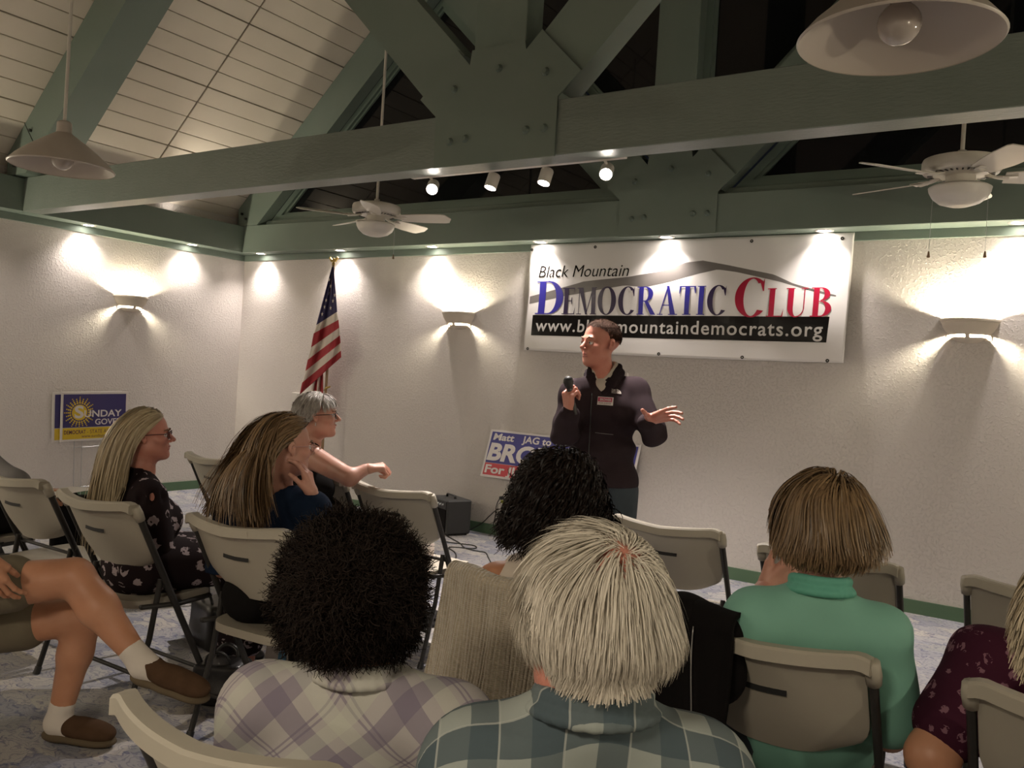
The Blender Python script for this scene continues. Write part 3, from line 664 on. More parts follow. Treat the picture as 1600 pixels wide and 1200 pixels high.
# ------------------------------------------------------------------ flat lettering
def text_flat(s, bold=0.0, shear=0.0, spacing=1.0, res=4):
    cu = bpy.data.curves.new('t', 'FONT'); cu.body = s; cu.size = 1; cu.shear = shear; cu.offset = bold; cu.resolution_u = res; cu.space_character = spacing
    o = bpy.data.objects.new('t', cu); COL.objects.link(o)
    dg = bpy.context.evaluated_depsgraph_get(); dg.update()
    me = bpy.data.meshes.new_from_object(o.evaluated_get(dg))
    v = np.array([tuple(x.co) for x in me.vertices])[:, :2]; f = [tuple(p.vertices) for p in me.polygons]
    bpy.data.objects.remove(o); bpy.data.curves.remove(cu); bpy.data.meshes.remove(me)
    return v, f
def fit_text(s, x0, x1, z0, z1, ref=None, **kw):
    """scale the string to fill x0..x1; heights scale so that cap height = z1-z0"""
    v, f = text_flat(s, **kw); cap, _ = text_flat(ref or 'H', **{k: a for k, a in kw.items() if k == 'bold'})
    b0, h = cap[:, 1].min(), cap[:, 1].max()-cap[:, 1].min()
    x = x0+(v[:, 0]-v[:, 0].min())/(np.ptp(v[:, 0]))*(x1-x0); z = z0+(v[:, 1]-b0)/h*(z1-z0)
    return np.stack([x, z], 1), f

def arc(cx, cy, rxo, ryo, rxi, ryi, a0, a1, n=28, dx=0.0):
    t = np.linspace(rad(a0), rad(a1), n+1)
    o = np.stack([cx+rxo*np.cos(t), cy+ryo*np.sin(t)], 1); i = np.stack([cx+dx+rxi*np.cos(t), cy+ryi*np.sin(t)], 1)
    return [[tuple(o[k]), tuple(o[k+1]), tuple(i[k+1]), tuple(i[k])] for k in range(n)]
R_ = lambda x0, y0, x1, y1: [(x0, y0), (x1, y0), (x1, y1), (x0, y1)]
TH, HR, SR = 0.17, 0.035, 0.03
def serif(x0, x1, y):  return R_(x0, y, x1, y+SR)
GL = {
 'I': (0.36, [R_(0.075, 0, 0.285, 1), serif(0.0, 0.36, 0), serif(0.0, 0.36, 1-SR)]),
 'L': (0.66, [R_(0.09, 0, 0.30, 1), serif(0.0, 0.35, 1-SR), R_(0, 0, 0.62, HR), [(0.66, 0.30), (0.60, 0.035), (0.50, 0), (0.64, 0)]]),
 'E': (0.68, [R_(0.09, 0, 0.30, 1), R_(0, 0, 0.62, HR), R_(0, 1-HR, 0.60, 1), R_(0.2, 0.49, 0.50, 0.525), [(0.66, 0.28), (0.60, 0.03), (0.50, 0), (0.65, 0)], [(0.62, 0.76), (0.58, 0.97), (0.46, 1), (0.61, 1)], [(0.50, 0.38), (0.50, 0.64), (0.47, 0.64), (0.44, 0.51), (0.47, 0.38)]]),
 'T': (0.74, [R_(0.265, 0, 0.475, 1), R_(0.02, 1-HR, 0.72, 1), serif(0.18, 0.56, 0), [(0.0, 0.74), (0.03, 0.74), (0.09, 0.96), (0.18, 1), (0.01, 1)], [(0.74, 0.74), (0.71, 0.74), (0.65, 0.96), (0.56, 1), (0.73, 1)]]),
 'M': (1.0, [R_(0.09, 0, 0.125, 1), [(0.06, 1), (0.30, 1), (0.56, 0.0), (0.46, 0.0)], [(0.86, 1), (0.80, 1), (0.47, 0.0), (0.51, 0.0)], R_(0.76, 0, 0.97, 1), serif(0.0, 0.25, 0), serif(0.70, 1.03, 0), serif(0.0, 0.20, 1-SR), serif(0.82, 1.03, 1-SR)]),
 'A': (0.92, [[(0.10, 0), (0.14, 0), (0.48, 0.95), (0.44, 1.0)], [(0.61, 0), (0.85, 0), (0.51, 1.02), (0.40, 1.02)], R_(0.24, 0.32, 0.68, 0.355), serif(0.0, 0.27, 0), serif(0.52, 0.94, 0)]),
 'D': (0.90, [R_(0.09, 0, 0.30, 1), R_(0, 0, 0.42, HR), R_(0, 1-HR, 0.42, 1)]+arc(0.40, 0.5, 0.48, 0.5, 0.25, 0.5-HR, -90, 90)),
 'O': (0.95, arc(0.475, 0.5, 0.46, 0.52, 0.225, 0.52-HR, 0, 360, 40)),
 'C': (0.86, arc(0.48, 0.5, 0.46, 0.52, 0.225, 0.52-HR, 48, 318, 34)+[[(0.80, 0.66), (0.77, 0.66), (0.68, 0.90), (0.76, 0.88), (0.80, 1.0)]]),
 'B': (0.78, [R_(0.09, 0, 0.30, 1), R_(0, 0, 0.40, HR), R_(0, 1-HR, 0.36, 1), R_(0.2, 0.51, 0.40, 0.54)]+arc(0.36, 0.77, 0.33, 0.23, 0.13, 0.195, -90, 90, 16)+arc(0.38, 0.27, 0.39, 0.27, 0.17, 0.235, -90, 90, 16)),
 'R': (0.88, [R_(0.09, 0, 0.30, 1), serif(0.0, 0.35, 0), R_(0, 1-HR, 0.38, 1), R_(0.2, 0.47, 0.40, 0.505), [(0.34, 0.49), (0.50, 0.49), (0.86, 0.03), (0.90, 0.0), (0.66, 0.0)]]+arc(0.38, 0.735, 0.36, 0.265, 0.15, 0.23, -90, 90, 18)),
 'U': (0.88, [R_(0.08, 0.3, 0.29, 1), R_(0.68, 0.3, 0.715, 1), serif(0.0, 0.33, 1-SR), serif(0.57, 0.83, 1-SR)]+arc(0.3975, 0.32, 0.3175, 0.34, 0.1075, 0.30, 180, 270, 12)+arc(0.3975, 0.32, 0.3175, 0.34, 0.2825, 0.30, 270, 360, 12)),
}
def serif_word(s, x0, x1, z0, hgt, first=None):
    """the word's letters filling x0..x1 on the baseline z0; a tuple first = (height, width share) makes a tall initial"""
    gap = 0.07; tot = sum(GL[c][0] for c in s)+gap*(len(s)-1); k = (x1-x0)/tot; out = []; x = x0
    for c in s:
        w_, polys = GL[c]
        out.append([[(x+a*k, z0+b*hgt) for a, b in P] for P in polys]); x += (w_+gap)*k
    return out

def flat_sheet(name, verts2, faces, m, parent, place, cell=None):
    """put flat (x,z) shapes on a surface by place(x, z); cell = size of the pieces they are cut into so that they follow it"""
    bm = bmesh.new(); vs = [bm.verts.new((a, 0, b)) for a, b in verts2]
    for f in faces:
        try: bm.faces.new([vs[i] for i in f])
        except ValueError: pass
    if cell:
        for ax in (0, 2):
            lo = min(v.co[ax] for v in bm.verts); hi = max(v.co[ax] for v in bm.verts)
            q = lo+cell
            while q < hi:
                co = [0, 0, 0]; co[ax] = q; no = [0, 0, 0]; no[ax] = 1
                bmesh.ops.bisect_plane(bm, geom=bm.verts[:]+bm.edges[:]+bm.faces[:], plane_co=co, plane_no=no); q += cell
    for v in bm.verts: v.co = place(v.co.x, v.co.z)
    bmesh.ops.recalc_face_normals(bm, faces=bm.faces)
    me = bpy.data.meshes.new(name); bm.to_mesh(me); bm.free()
    return link(name, me, m, parent)
def polys_flat(polys):
    v, f = [], []
    for P in polys: n_ = len(v); v += P; f.append(tuple(range(n_, n_+len(P))))
    return v, f

# ------------------------------------------------------------------ banner
M_vinyl = mat('white_vinyl_banner', (0.78, 0.75, 0.73), 0.32, bump=(7, 0.25), bumpd=0.01, spec=0.5)
M_bblack = mat('banner_black_ink', (0.006, 0.005, 0.005), 0.22, spec=0.2); M_bgrey = mat('banner_grey_ink', (0.17, 0.155, 0.145), 0.35)
M_bblue = mat('banner_blue_ink', (0.030, 0.025, 0.28), 0.3); M_bnavy = mat('banner_navy_ink', (0.025, 0.012, 0.055), 0.3); M_bred = mat('banner_red_ink', (0.42, 0.012, 0.045), 0.3); M_bwhite = mat('banner_white_ink', (0.60, 0.57, 0.54), 0.3)
M_grom = mat('brass_grommet', (0.03, 0.028, 0.025), 0.4, metal=0.5)
BX0, BX1, BZ0, BZ1 = 3.83, 6.51, 1.655, 2.572
def bwave(x, z, off=0.0):
    u = (x-BX0)/(BX1-BX0); v = (z-BZ0)/(BZ1-BZ0)
    y = -0.030-0.020*(1-v)-0.006*math.sin(u*21+2.2*v)*(0.35+0.65*(1-v))-0.004*math.sin(u*47+3*v)*v-0.006*math.sin(v*9+u*6)-0.012*max(0, u-0.9)*5*(1-v)
    return (x, y-off, z)
ban = empty('banner', (5.17, -0.03, BZ0), 'wide white vinyl club banner with blue and red serif lettering under the soffit', 'banner')
bo = (-5.17, 0.03, -BZ0)
def bplace(off):
    return lambda x, z: tuple(np.array(bwave(x, z, off))+np.array(bo))
b = MB(); b.grid(lambda u, v: bplace(0)(BX0+(BX1-BX0)*u-0.012*(1-v)*u, BZ0+(BZ1-BZ0)*v-0.01*math.sin(u*3.14)*(1-v)), 160, 48)
b.build('vinyl_sheet', M_vinyl, ban, smooth=True, solid=0.0012)
def cp(cx, cy):
    q = py(800+cx/2.963, 360+cy/2.963, -0.045); return (q[0], q[2])
up_ = [(82, 306), (240, 262), (330, 236), (540, 215), (700, 185), (800, 148), (880, 138), (1000, 160), (1210, 203), (1300, 245), (1500, 300)]
lo_ = [(1490, 306), (1400, 285), (1240, 237), (1040, 192), (950, 180), (860, 200), (740, 235), (620, 262), (520, 255), (400, 275), (230, 305), (82, 340)]
ups = [cp(*p) for p in up_]; los = [cp(*p) for p in lo_][::-1]
def lerp_line(L_, x):
    xs = [p[0] for p in L_]; zs = [p[1] for p in L_]; return float(np.interp(x, xs, zs))
v_, f_ = [], []; xs = np.linspace(ups[0][0], ups[-1][0], 90)
for i, x in enumerate(xs): v_ += [(x, lerp_line(ups, x)), (x, min(lerp_line(los, x), lerp_line(ups, x)-0.001))]
f_ = [(2*i, 2*i+1, 2*i+3, 2*i+2) for i in range(len(xs)-1)]
flat_sheet('mountain_outline', v_, f_, M_bgrey, ban, bplace(0.0016), 0.05)
a = cp(98, 392); c = cp(98, 486); d = cp(1472, 400); e_ = cp(1462, 520)
zt0, zb0, zt1, zb1 = a[1], c[1], d[1], e_[1]; xl, xr = a[0], d[0]
v_, f_ = polys_flat([[(xl, zb0), (xr-0.01, zb1), (xr, zt1), (xl, zt0)]]); flat_sheet('black_stripe', v_, f_, M_bblack, ban, bplace(0.0018), 0.045)
tz, f_ = fit_text('www.blackmountaindemocrats.org', cp(112, 460)[0], cp(1440, 480)[0], zb0+0.035, zt0-0.035, ref='b', bold=0.012, spacing=1.12)
u = (tz[:, 0]-xl)/(xr-xl); tz[:, 1] = tz[:, 1]+(zb1-zb0+0.004)*u
flat_sheet('web_address', [tuple(p) for p in tz], f_, M_bwhite, ban, bplace(0.0030), 0.045)
p0, p1 = cp(122, 217), cp(540, 207); tz, f_ = fit_text('Black Mountain', p0[0], p1[0], p0[1], cp(122, 165)[1], ref='B', shear=0.2, bold=-0.004)
flat_sheet('words', [tuple(p) for p in tz], f_, M_bblack, ban, bplace(0.0030), 0.045)
def word(s, ca, cb, top, m, nm='letter'):
    q0, q1 = cp(*ca), cp(*cb); hgt = cp(ca[0], top)[1]-q0[1]
    sl = (q1[1]-q0[1])/(q1[0]-q0[0])
    for k, L_ in enumerate(serif_word(s, q0[0], q1[0], q0[1], hgt)):
        L_ = [[(x, z+sl*(x-q0[0])) for x, z in P] for P in L_]
        v_, f_ = polys_flat(L_); mm = m[k] if isinstance(m, list) else m
        flat_sheet(nm, v_, f_, mm, ban, bplace(0.0032+0.0002*k), 0.05)
word('D', (107, 388), (233, 388), 236, M_bblue)
word('EMOCRATIC', (228, 388), (992, 392), 266, [M_bnavy, M_bnavy, M_bnavy, M_bnavy, M_bblue, M_bblue, M_bblue, M_bblue, M_bnavy])
word('C', (1024, 399), (1168, 399), 222, M_bred)
word('LUB', (1175, 400), (1478, 400), 268, M_bred)
for (cx, cy) in [(82, 90), (383, 76), (1107, 48), (1528, 36), (75, 556), (680, 576), (1066, 592), (1462, 606)]:
    x, z = cp(cx, cy); x = min(max(x, BX0+0.012), BX1-0.02); z = min(max(z, BZ0+0.012), BZ1-0.012); q = bplace(0.003)(x, z)
    b = MB(); b.lathe([(0.004, 0), (0.006, 0.003), (0.012, 0.003), (0.013, 0)], 14); b.v = [(q[0]+vx, q[1]-vz, q[2]+vy) for vx, vy, vz in b.v]; b.build('grommet', M_grom, ban)

# ------------------------------------------------------------------ yard signs
M_card = mat('white_corrugated_board', (0.62, 0.58, 0.54), 0.5); M_sblue = mat('sign_violet_blue', (0.028, 0.020, 0.115), 0.5); M_syel = mat('sign_yellow', (0.60, 0.42, 0.02), 0.5)
M_sblue2 = mat('sign_royal_blue', (0.035, 0.032, 0.20), 0.5); M_sred = mat('sign_red', (0.50, 0.045, 0.060), 0.5); M_swht = mat('sign_white_print', (0.62, 0.58, 0.56), 0.5); M_sdark = mat('sign_dark_print', (0.10, 0.035, 0.05), 0.5)
def sign_on_left_wall(yc, xoff, tilt, label, full):
    e = empty('yard_sign', (xoff, yc, 0.0), label, 'yard sign', 'blue and yellow campaign signs on the left wall')
    e.rotation_euler = (rad(tilt), 0, 0)
    W_, z0, z1 = 0.335, 0.56, 1.025
    MB().bbox((0, -W_, z0), (0.005, W_, z1), 0.001).build('board', M_card, e)
    pl = lambda off: (lambda x, z: (0.005+off, x, z))    # seen from the room, +y runs to the right
    v_, f_ = polys_flat([R_(-W_+0.022, z0+0.13, W_-0.022, z1-0.022)]); flat_sheet('blue_field', v_, f_, M_sblue, e, pl(0.0008))
    v_, f_ = polys_flat([R_(-W_+0.022, z0+0.02, W_-0.022, z0+0.126)]); flat_sheet('yellow_band', v_, f_, M_syel, e, pl(0.0008))
    b = MB()
    for s in (-0.12, 0.14): b.tube([(0.0, s, 0.02), (0.0, s, z0+0.02)], 0.003, 6)
    for zz in (0.12, z0-0.06): b.tube([(0.0, -0.12, zz), (0.0, 0.14, zz)], 0.003, 6)
    b.build('wire_stake', M_metal, e)
    if not full: return
    cy, cz = -0.155, 0.83
    v_, f_ = polys_flat([[(cy+0.075*math.cos(t), cz+0.075*math.sin(t)) for t in np.linspace(0, 2*math.pi, 33)[:-1]]]); flat_sheet('sun_disc', v_, f_, M_syel, e, pl(0.0014))
    P = []
    for k in range(24):
        t = 2*math.pi*k/24
        for r_, s_ in ((0.092, 0.010), (0.110, 0.0085), (0.128, 0.007), (0.145, 0.006)):
            if k % 2 and r_ > 0.13: continue
            P.append([(cy+r_*math.cos(t)+s_*math.cos(q), cz+r_*math.sin(t)+s_*math.sin(q)) for q in np.linspace(0, 2*math.pi, 7)[:-1]])
    v_, f_ = polys_flat(P); o = flat_sheet('sun_ray_dots', v_, f_, M_syel, e, pl(0.0014)); o['kind'] = 'stuff'
    for (s, x0, x1, z_, zt, bld, m, rf) in [('S', cy-0.05, cy+0.04, cz-0.055, cz+0.065, 0.03, M_swht, 'S'), ('UNDAY', cy+0.045, 0.27, 0.785, 0.85, 0.02, M_swht, None), ('GOVER', 0.0, 0.27, 0.71, 0.765, 0.015, M_swht, None), ('DEMOCRAT', -0.30, -0.09, 0.628, 0.665, 0.02, M_sdark, None), ('- STATE ASSEMBLY', -0.075, 0.29, 0.628, 0.665, 0.0, M_sdark, None)]:
        tz, f_ = fit_text(s, x0, x1, z_, zt, ref=rf, bold=bld); flat_sheet('lettering', [tuple(p) for p in tz], f_, m, e, pl(0.0022))
    tz, f_ = fit_text('www.sundaygover.com', -0.13, 0.25, 0.592, 0.610, ref='w'); flat_sheet('lettering', [tuple(p) for p in tz], f_, M_sdark, e, pl(0.0022))
sign_on_left_wall(-1.655, 0.040, 1.5, 'blue and yellow sunburst campaign sign propped on the left wall, in front', True)
sign_on_left_wall(-1.715, 0.026, 2.2, 'campaign sign mostly hidden behind the sunburst sign, only its edge showing', False)

e = empty('campaign_sign', (4.23, -0.10, 0.52), 'long blue and red campaign sign standing behind the speaker', 'campaign sign')
SW, SH = 0.735, 0.415
def spl(off):
    return lambda x, z: (x+0.03*z/SH-0.015, -off+0.09*z/SH, z)
b = MB(); b.prism([(-SW, 0), (SW, -0.0), (SW, SH), (-SW, SH)], 0, 0.006); b.v = [(x+0.03*z/SH-0.015, y+0.09*z/SH, z) for x, y, z in b.v]; b.build('board', M_swht, e)
v_, f_ = polys_flat([R_(-SW+0.02, 0.125, SW-0.02, SH-0.018)]); flat_sheet('blue_field', v_, f_, M_sblue2, e, spl(0.001))
v_, f_ = polys_flat([R_(-SW+0.02, 0.018, SW-0.02, 0.122)]); flat_sheet('red_band', v_, f_, M_sred, e, spl(0.001))
for (s, x0, x1, z0, z1, bld) in [('Matt', -0.69, -0.47, 0.325, 0.385, 0.03), ('JAG to', -0.385, -0.09, 0.325, 0.385, 0.025), ('BROWER', -0.71, 0.36, 0.145, 0.300, 0.04), ('For JUDGE', -0.70, -0.02, 0.035, 0.108, 0.03)]:
    tz, f_ = fit_text(s, x0, x1, z0, z1, bold=bld, shear=0.0 if s == 'JAG to' or s[0] == 'F' else 0.08); flat_sheet('lettering', [tuple(p) for p in tz], f_, M_swht, e, spl(0.0025))
b = MB()
for s in (-0.4, 0.4):
    b.tube([(s, 0.03, 0.05), (s, -0.02, -0.518)], 0.0035, 6)
b.tube([(-0.4, 0.0, -0.3), (0.4, 0.0, -0.3)], 0.003, 6); b.build('wire_stake', M_metal, e)

# white framed notice behind the flag
q = py(457, 613, -0.01)
e = empty('framed_notice', (q[0]+0.17, 0, q[2]-0.22), 'white framed notice on the wall behind the flag, mostly hidden', 'notice')
MB().bbox((-0.17, -0.02, -0.22), (0.17, 0.0, 0.22), 0.004).build('frame', M_white, e)
MB().box((-0.145, -0.022, -0.195), (-0.10, -0.0195, 0.12)).build('dark_print', M_sdark, e)

# ------------------------------------------------------------------ flag
fl = empty('flag', (1.60, -0.2, 0), 'American flag hanging furled from an indoor pole near the corner', 'flag')
MB().tube([(0, 0, 0.05), (0, 0, 2.42)], 0.014, 12).build('pole', M_wood, fl, smooth=True, sharp=50)
MB().lathe([(0.0, 0.10), (0.03, 0.095), (0.035, 0.05), (0.11, 0.035), (0.135, 0.02), (0.14, 0.0), (0.0, 0.0)], 32).build('stand_base', M_gold, fl, smooth=True, sharp=40)
b = MB(); b.lathe([(0.0, 2.49), (0.012, 2.485), (0.018, 2.47), (0.010, 2.45), (0.016, 2.435), (0.016, 2.415)], 16)
b.prism([(0, 2.455), (0.05, 2.50), (0.065, 2.49), (0.03, 2.445)], -0.006, 0.006); b.prism([(0, 2.455), (-0.05, 2.50), (-0.065, 2.49), (-0.03, 2.445)], -0.006, 0.006); b.build('finial', M_gold, fl, smooth=True, sharp=40)
M_fb = mat('flag_blue', (0.028, 0.022, 0.085), 0.75, bump=(120, 0.2)); M_fr = mat('flag_red', (0.33, 0.022, 0.030), 0.75, bump=(120, 0.2)); M_fw = mat('flag_white', (0.62, 0.56, 0.49), 0.75, bump=(120, 0.2))
LN = [((518.5, 417), (521.5, 417)), ((494, 508), (527, 487)), ((490, 521), (529, 499.5)), ((486, 543), (530, 512)), ((481, 562), (531, 524)), ((477, 580), (532, 536)), ((472, 598), (532.5, 548)), ((468, 617), (533, 558))]
def fpos(li, t, extra=0.0):
    i = min(int(li), len(LN)-2); f = li-i
    L0, R0, L1, R1 = map(np.array, (LN[i][0], LN[i][1], LN[i+1][0], LN[i+1][1]))
    l_, r_ = L0*(1-f)+L1*f, R0*(1-f)+R1*f; p_ = l_*(1-t)+r_*t
    amp = min(1, li*0.6)*0.035
    q = py(p_[0], p_[1], -0.22-amp*math.sin(t*9.5+li*0.35)-0.010*math.sin(t*21+li))
    return (q[0]-1.60, q[1]+0.2-extra, q[2])
bb = MB()
for li in range(7):
    bb.cur = 0 if li == 0 else (2 if li % 2 else 1)
    nv = 14 if li == 0 else 3
    bb.grid(lambda u, v: fpos(li+v, u), 26, nv)
bb.build('flag_cloth', [M_fb, M_fr, M_fw], fl, smooth=True, weld=0.0004, solid=0.002)
for (sx_, sy_) in [(518, 447), (514, 458), (524, 461), (511, 469), (521.5, 471), (508, 480), (518, 481), (505, 491), (515.5, 437)]:
    best = min(((np.hypot(*(np.array(LN[0][0])*(1-f)+np.array(LN[1][0])*f)*(1-t)+(np.array(LN[0][1])*(1-f)+np.array(LN[1][1])*f)*t-np.array([sx_, sy_])) if False else np.linalg.norm((np.array(LN[0][0])*(1-f)+np.array(LN[1][0])*f)*(1-t)+(np.array(LN[0][1])*(1-f)+np.array(LN[1][1])*f)*t-np.array([sx_, sy_])), f, t) for f in np.linspace(0, 1, 60) for t in np.linspace(0.03, 0.97, 30)))
    q = fpos(best[1], best[2], 0.012)
    P = [((0.020 if k % 2 == 0 else 0.008)*math.sin(2*math.pi*k/10), (0.024 if k % 2 == 0 else 0.0096)*math.cos(2*math.pi*k/10)) for k in range(10)]
    b = MB(); b.add([(q[0], q[1], q[2])]+[(q[0]+a_*0.8, q[1], q[2]+c_) for a_, c_ in P], [(0, k+1, (k+1) % 10+1) for k in range(10)]); b.build('star', M_fw, fl)
bb = MB()
cols_ = [2, 1, 2, 1]
for k in range(4):
    bb.cur = cols_[k]
    def g_(u, v, k=k):
        t = (k+u)/4; px_ = (478+t*27)*(1-v)+(490+t*15)*v; p_y = 650*(1-v)+(592-20*t)*v
        q = py(px_, p_y, -0.17-0.02*math.sin(t*14)); return (q[0]-1.6, q[1]+0.2, q[2])
    bb.grid(g_, 5, 8)
bb.build('inner_fold', [M_fb, M_fr, M_fw], fl, smooth=True, weld=0.0004, solid=0.002)
q0, q1 = py(506, 610, -0.24), py(516, 604, -0.24)
b = MB(); b.tube([(q0[0]-1.6, q0[1]+0.2, q0[2]), ((q0[0]+q1[0])/2-1.6, (q0[1]+q1[1])/2+0.19, (q0[2]+q1[2])/2+0.004), (q1[0]-1.6, q1[1]+0.2, q1[2])], [0.006, 0.012, 0.008], 8); b.build('tassel', M_gold, fl, smooth=True)

# ------------------------------------------------------------------ amplifier, outlet, cables
e = empty('guitar_amplifier', (3.28, -0.24, 0), 'small black combo amplifier on the floor by the baseboard', 'amplifier', rz=rad(-25))
b = MB(); b.bbox((-0.17, -0.12, 0.012), (0.17, 0.12, 0.31), 0.012); b.build('cabinet', M_tolex, e)
MB().box((-0.15, -0.127, 0.03), (0.15, -0.119, 0.225)).build('speaker_grille', M_black, e)
MB().box((-0.15, -0.126, 0.235), (0.15, -0.119, 0.295)).build('control_panel', M_blackp, e)
for k in range(6): b = MB(); b.tube([(-0.12+0.045*k, -0.125, 0.265), (-0.12+0.045*k, -0.142, 0.265)], [0.011, 0.009], 10); b.build('control_knob', M_metal, e)
b = MB(); b.tube([(-0.08, 0, 0.31), (-0.07, 0, 0.335), (0.07, 0, 0.335), (0.08, 0, 0.31)], 0.008, 8, sx=1.6); b.build('carry_handle', M_blackp, e, smooth=True)
for s in (-1, 1):
    for s2 in (-1, 1): MB().tube([(s*0.14, s2*0.09, 0), (s*0.14, s2*0.09, 0.014)], 0.012, 8).build('foot', M_blackp, e)
o = py(786, 778, 0)
e = empty('wall_outlet', (o[0], 0, o[2]), 'white duplex wall outlet under the campaign sign', 'outlet')
MB().bbox((-0.037, -0.006, -0.06), (0.037, 0, 0.06), 0.003).build('cover_plate', M_white, e)
for s in (-1, 1): MB().bbox((-0.017, -0.009, s*0.022-0.015), (0.017, -0.005, s*0.022+0.015), 0.002).build('socket', M_card, e)
e2 = empty('power_cord', (o[0], -0.01, o[2]), 'black power cord looping from the outlet down to the amplifier', 'cord')
def smooth_path(P, k=6):
    P = [np.array(p, float) for p in P]; out = []
    for i in range(len(P)-1):
        p0, p1, p2, p3 = P[max(i-1, 0)], P[i], P[i+1], P[min(i+2, len(P)-1)]
        for j in range(k):
            t = j/k; out.append(0.5*((2*p1)+(-p0+p2)*t+(2*p0-5*p1+4*p2-p3)*t*t+(-p0+3*p1-3*p2+p3)*t**3))
    out.append(P[-1]); return out
W = lambda a, c, y=-0.02: py(a, c, y)
pth = [W(783, 776, -0.03), W(777, 786, -0.03), W(775, 797), W(779, 806, -0.03), W(786, 817), W(779, 828, -0.03), W(771, 822), W(773, 810, -0.03), W(775, 798), W(765, 806), W(752, 818, -0.03), np.array([3.36, -0.06, 0.01]), np.array([3.34, -0.16, 0.008]), np.array([3.42, -0.22, 0.008]), np.array([3.40, -0.2, 0.03])]
b = MB(); b.tube([tuple(p-np.array([o[0], -0.01, o[2]])) for p in smooth_path(pth)], 0.0042, 6); b.build('cable', M_cable, e2, smooth=True)
b = MB(); b.bbox((-0.014, -0.035, -0.012), (0.014, 0.003, 0.016), 0.004); b.build('plug', M_blackp, e2)
MB().bbox((-0.012, -0.006, -0.045), (0.02, 0.003, -0.020), 0.002).build('yellow_tag', mat('yellow_tag', (0.45, 0.48, 0.05), 0.5), e2)
def floor_cable(P, label):
    b = MB(); p0 = np.array([P[0][0], P[0][1], 0.0]); b.tube([tuple(np.array([x, y, 0.006])-p0) for x, y in [tuple(q[:2]) for q in smooth_path([(x, y, 0) for x, y in P])]], 0.0045, 6)
    o = b.build('microphone_cable', M_cable, None, smooth=True, loc=tuple(p0)); tag(o, label, 'cable')
floor_cable([(3.40, -0.42), (3.66, -0.58), (3.80, -0.70), (3.93, -0.72), (4.02, -0.72), (4.15, -0.86), (4.37, -1.10), (4.33, -0.98), (4.42, -0.80), (4.9, -1.2), (5.6, -1.9)], 'black cable running over the carpet from the amplifier to the speaker')
floor_cable([(3.40, -0.50), (3.55, -0.62), (3.78, -0.56), (3.86, -0.66), (3.70, -0.78), (3.9, -0.95), (4.25, -1.45)], 'tangled black cable lying on the carpet near the amplifier')
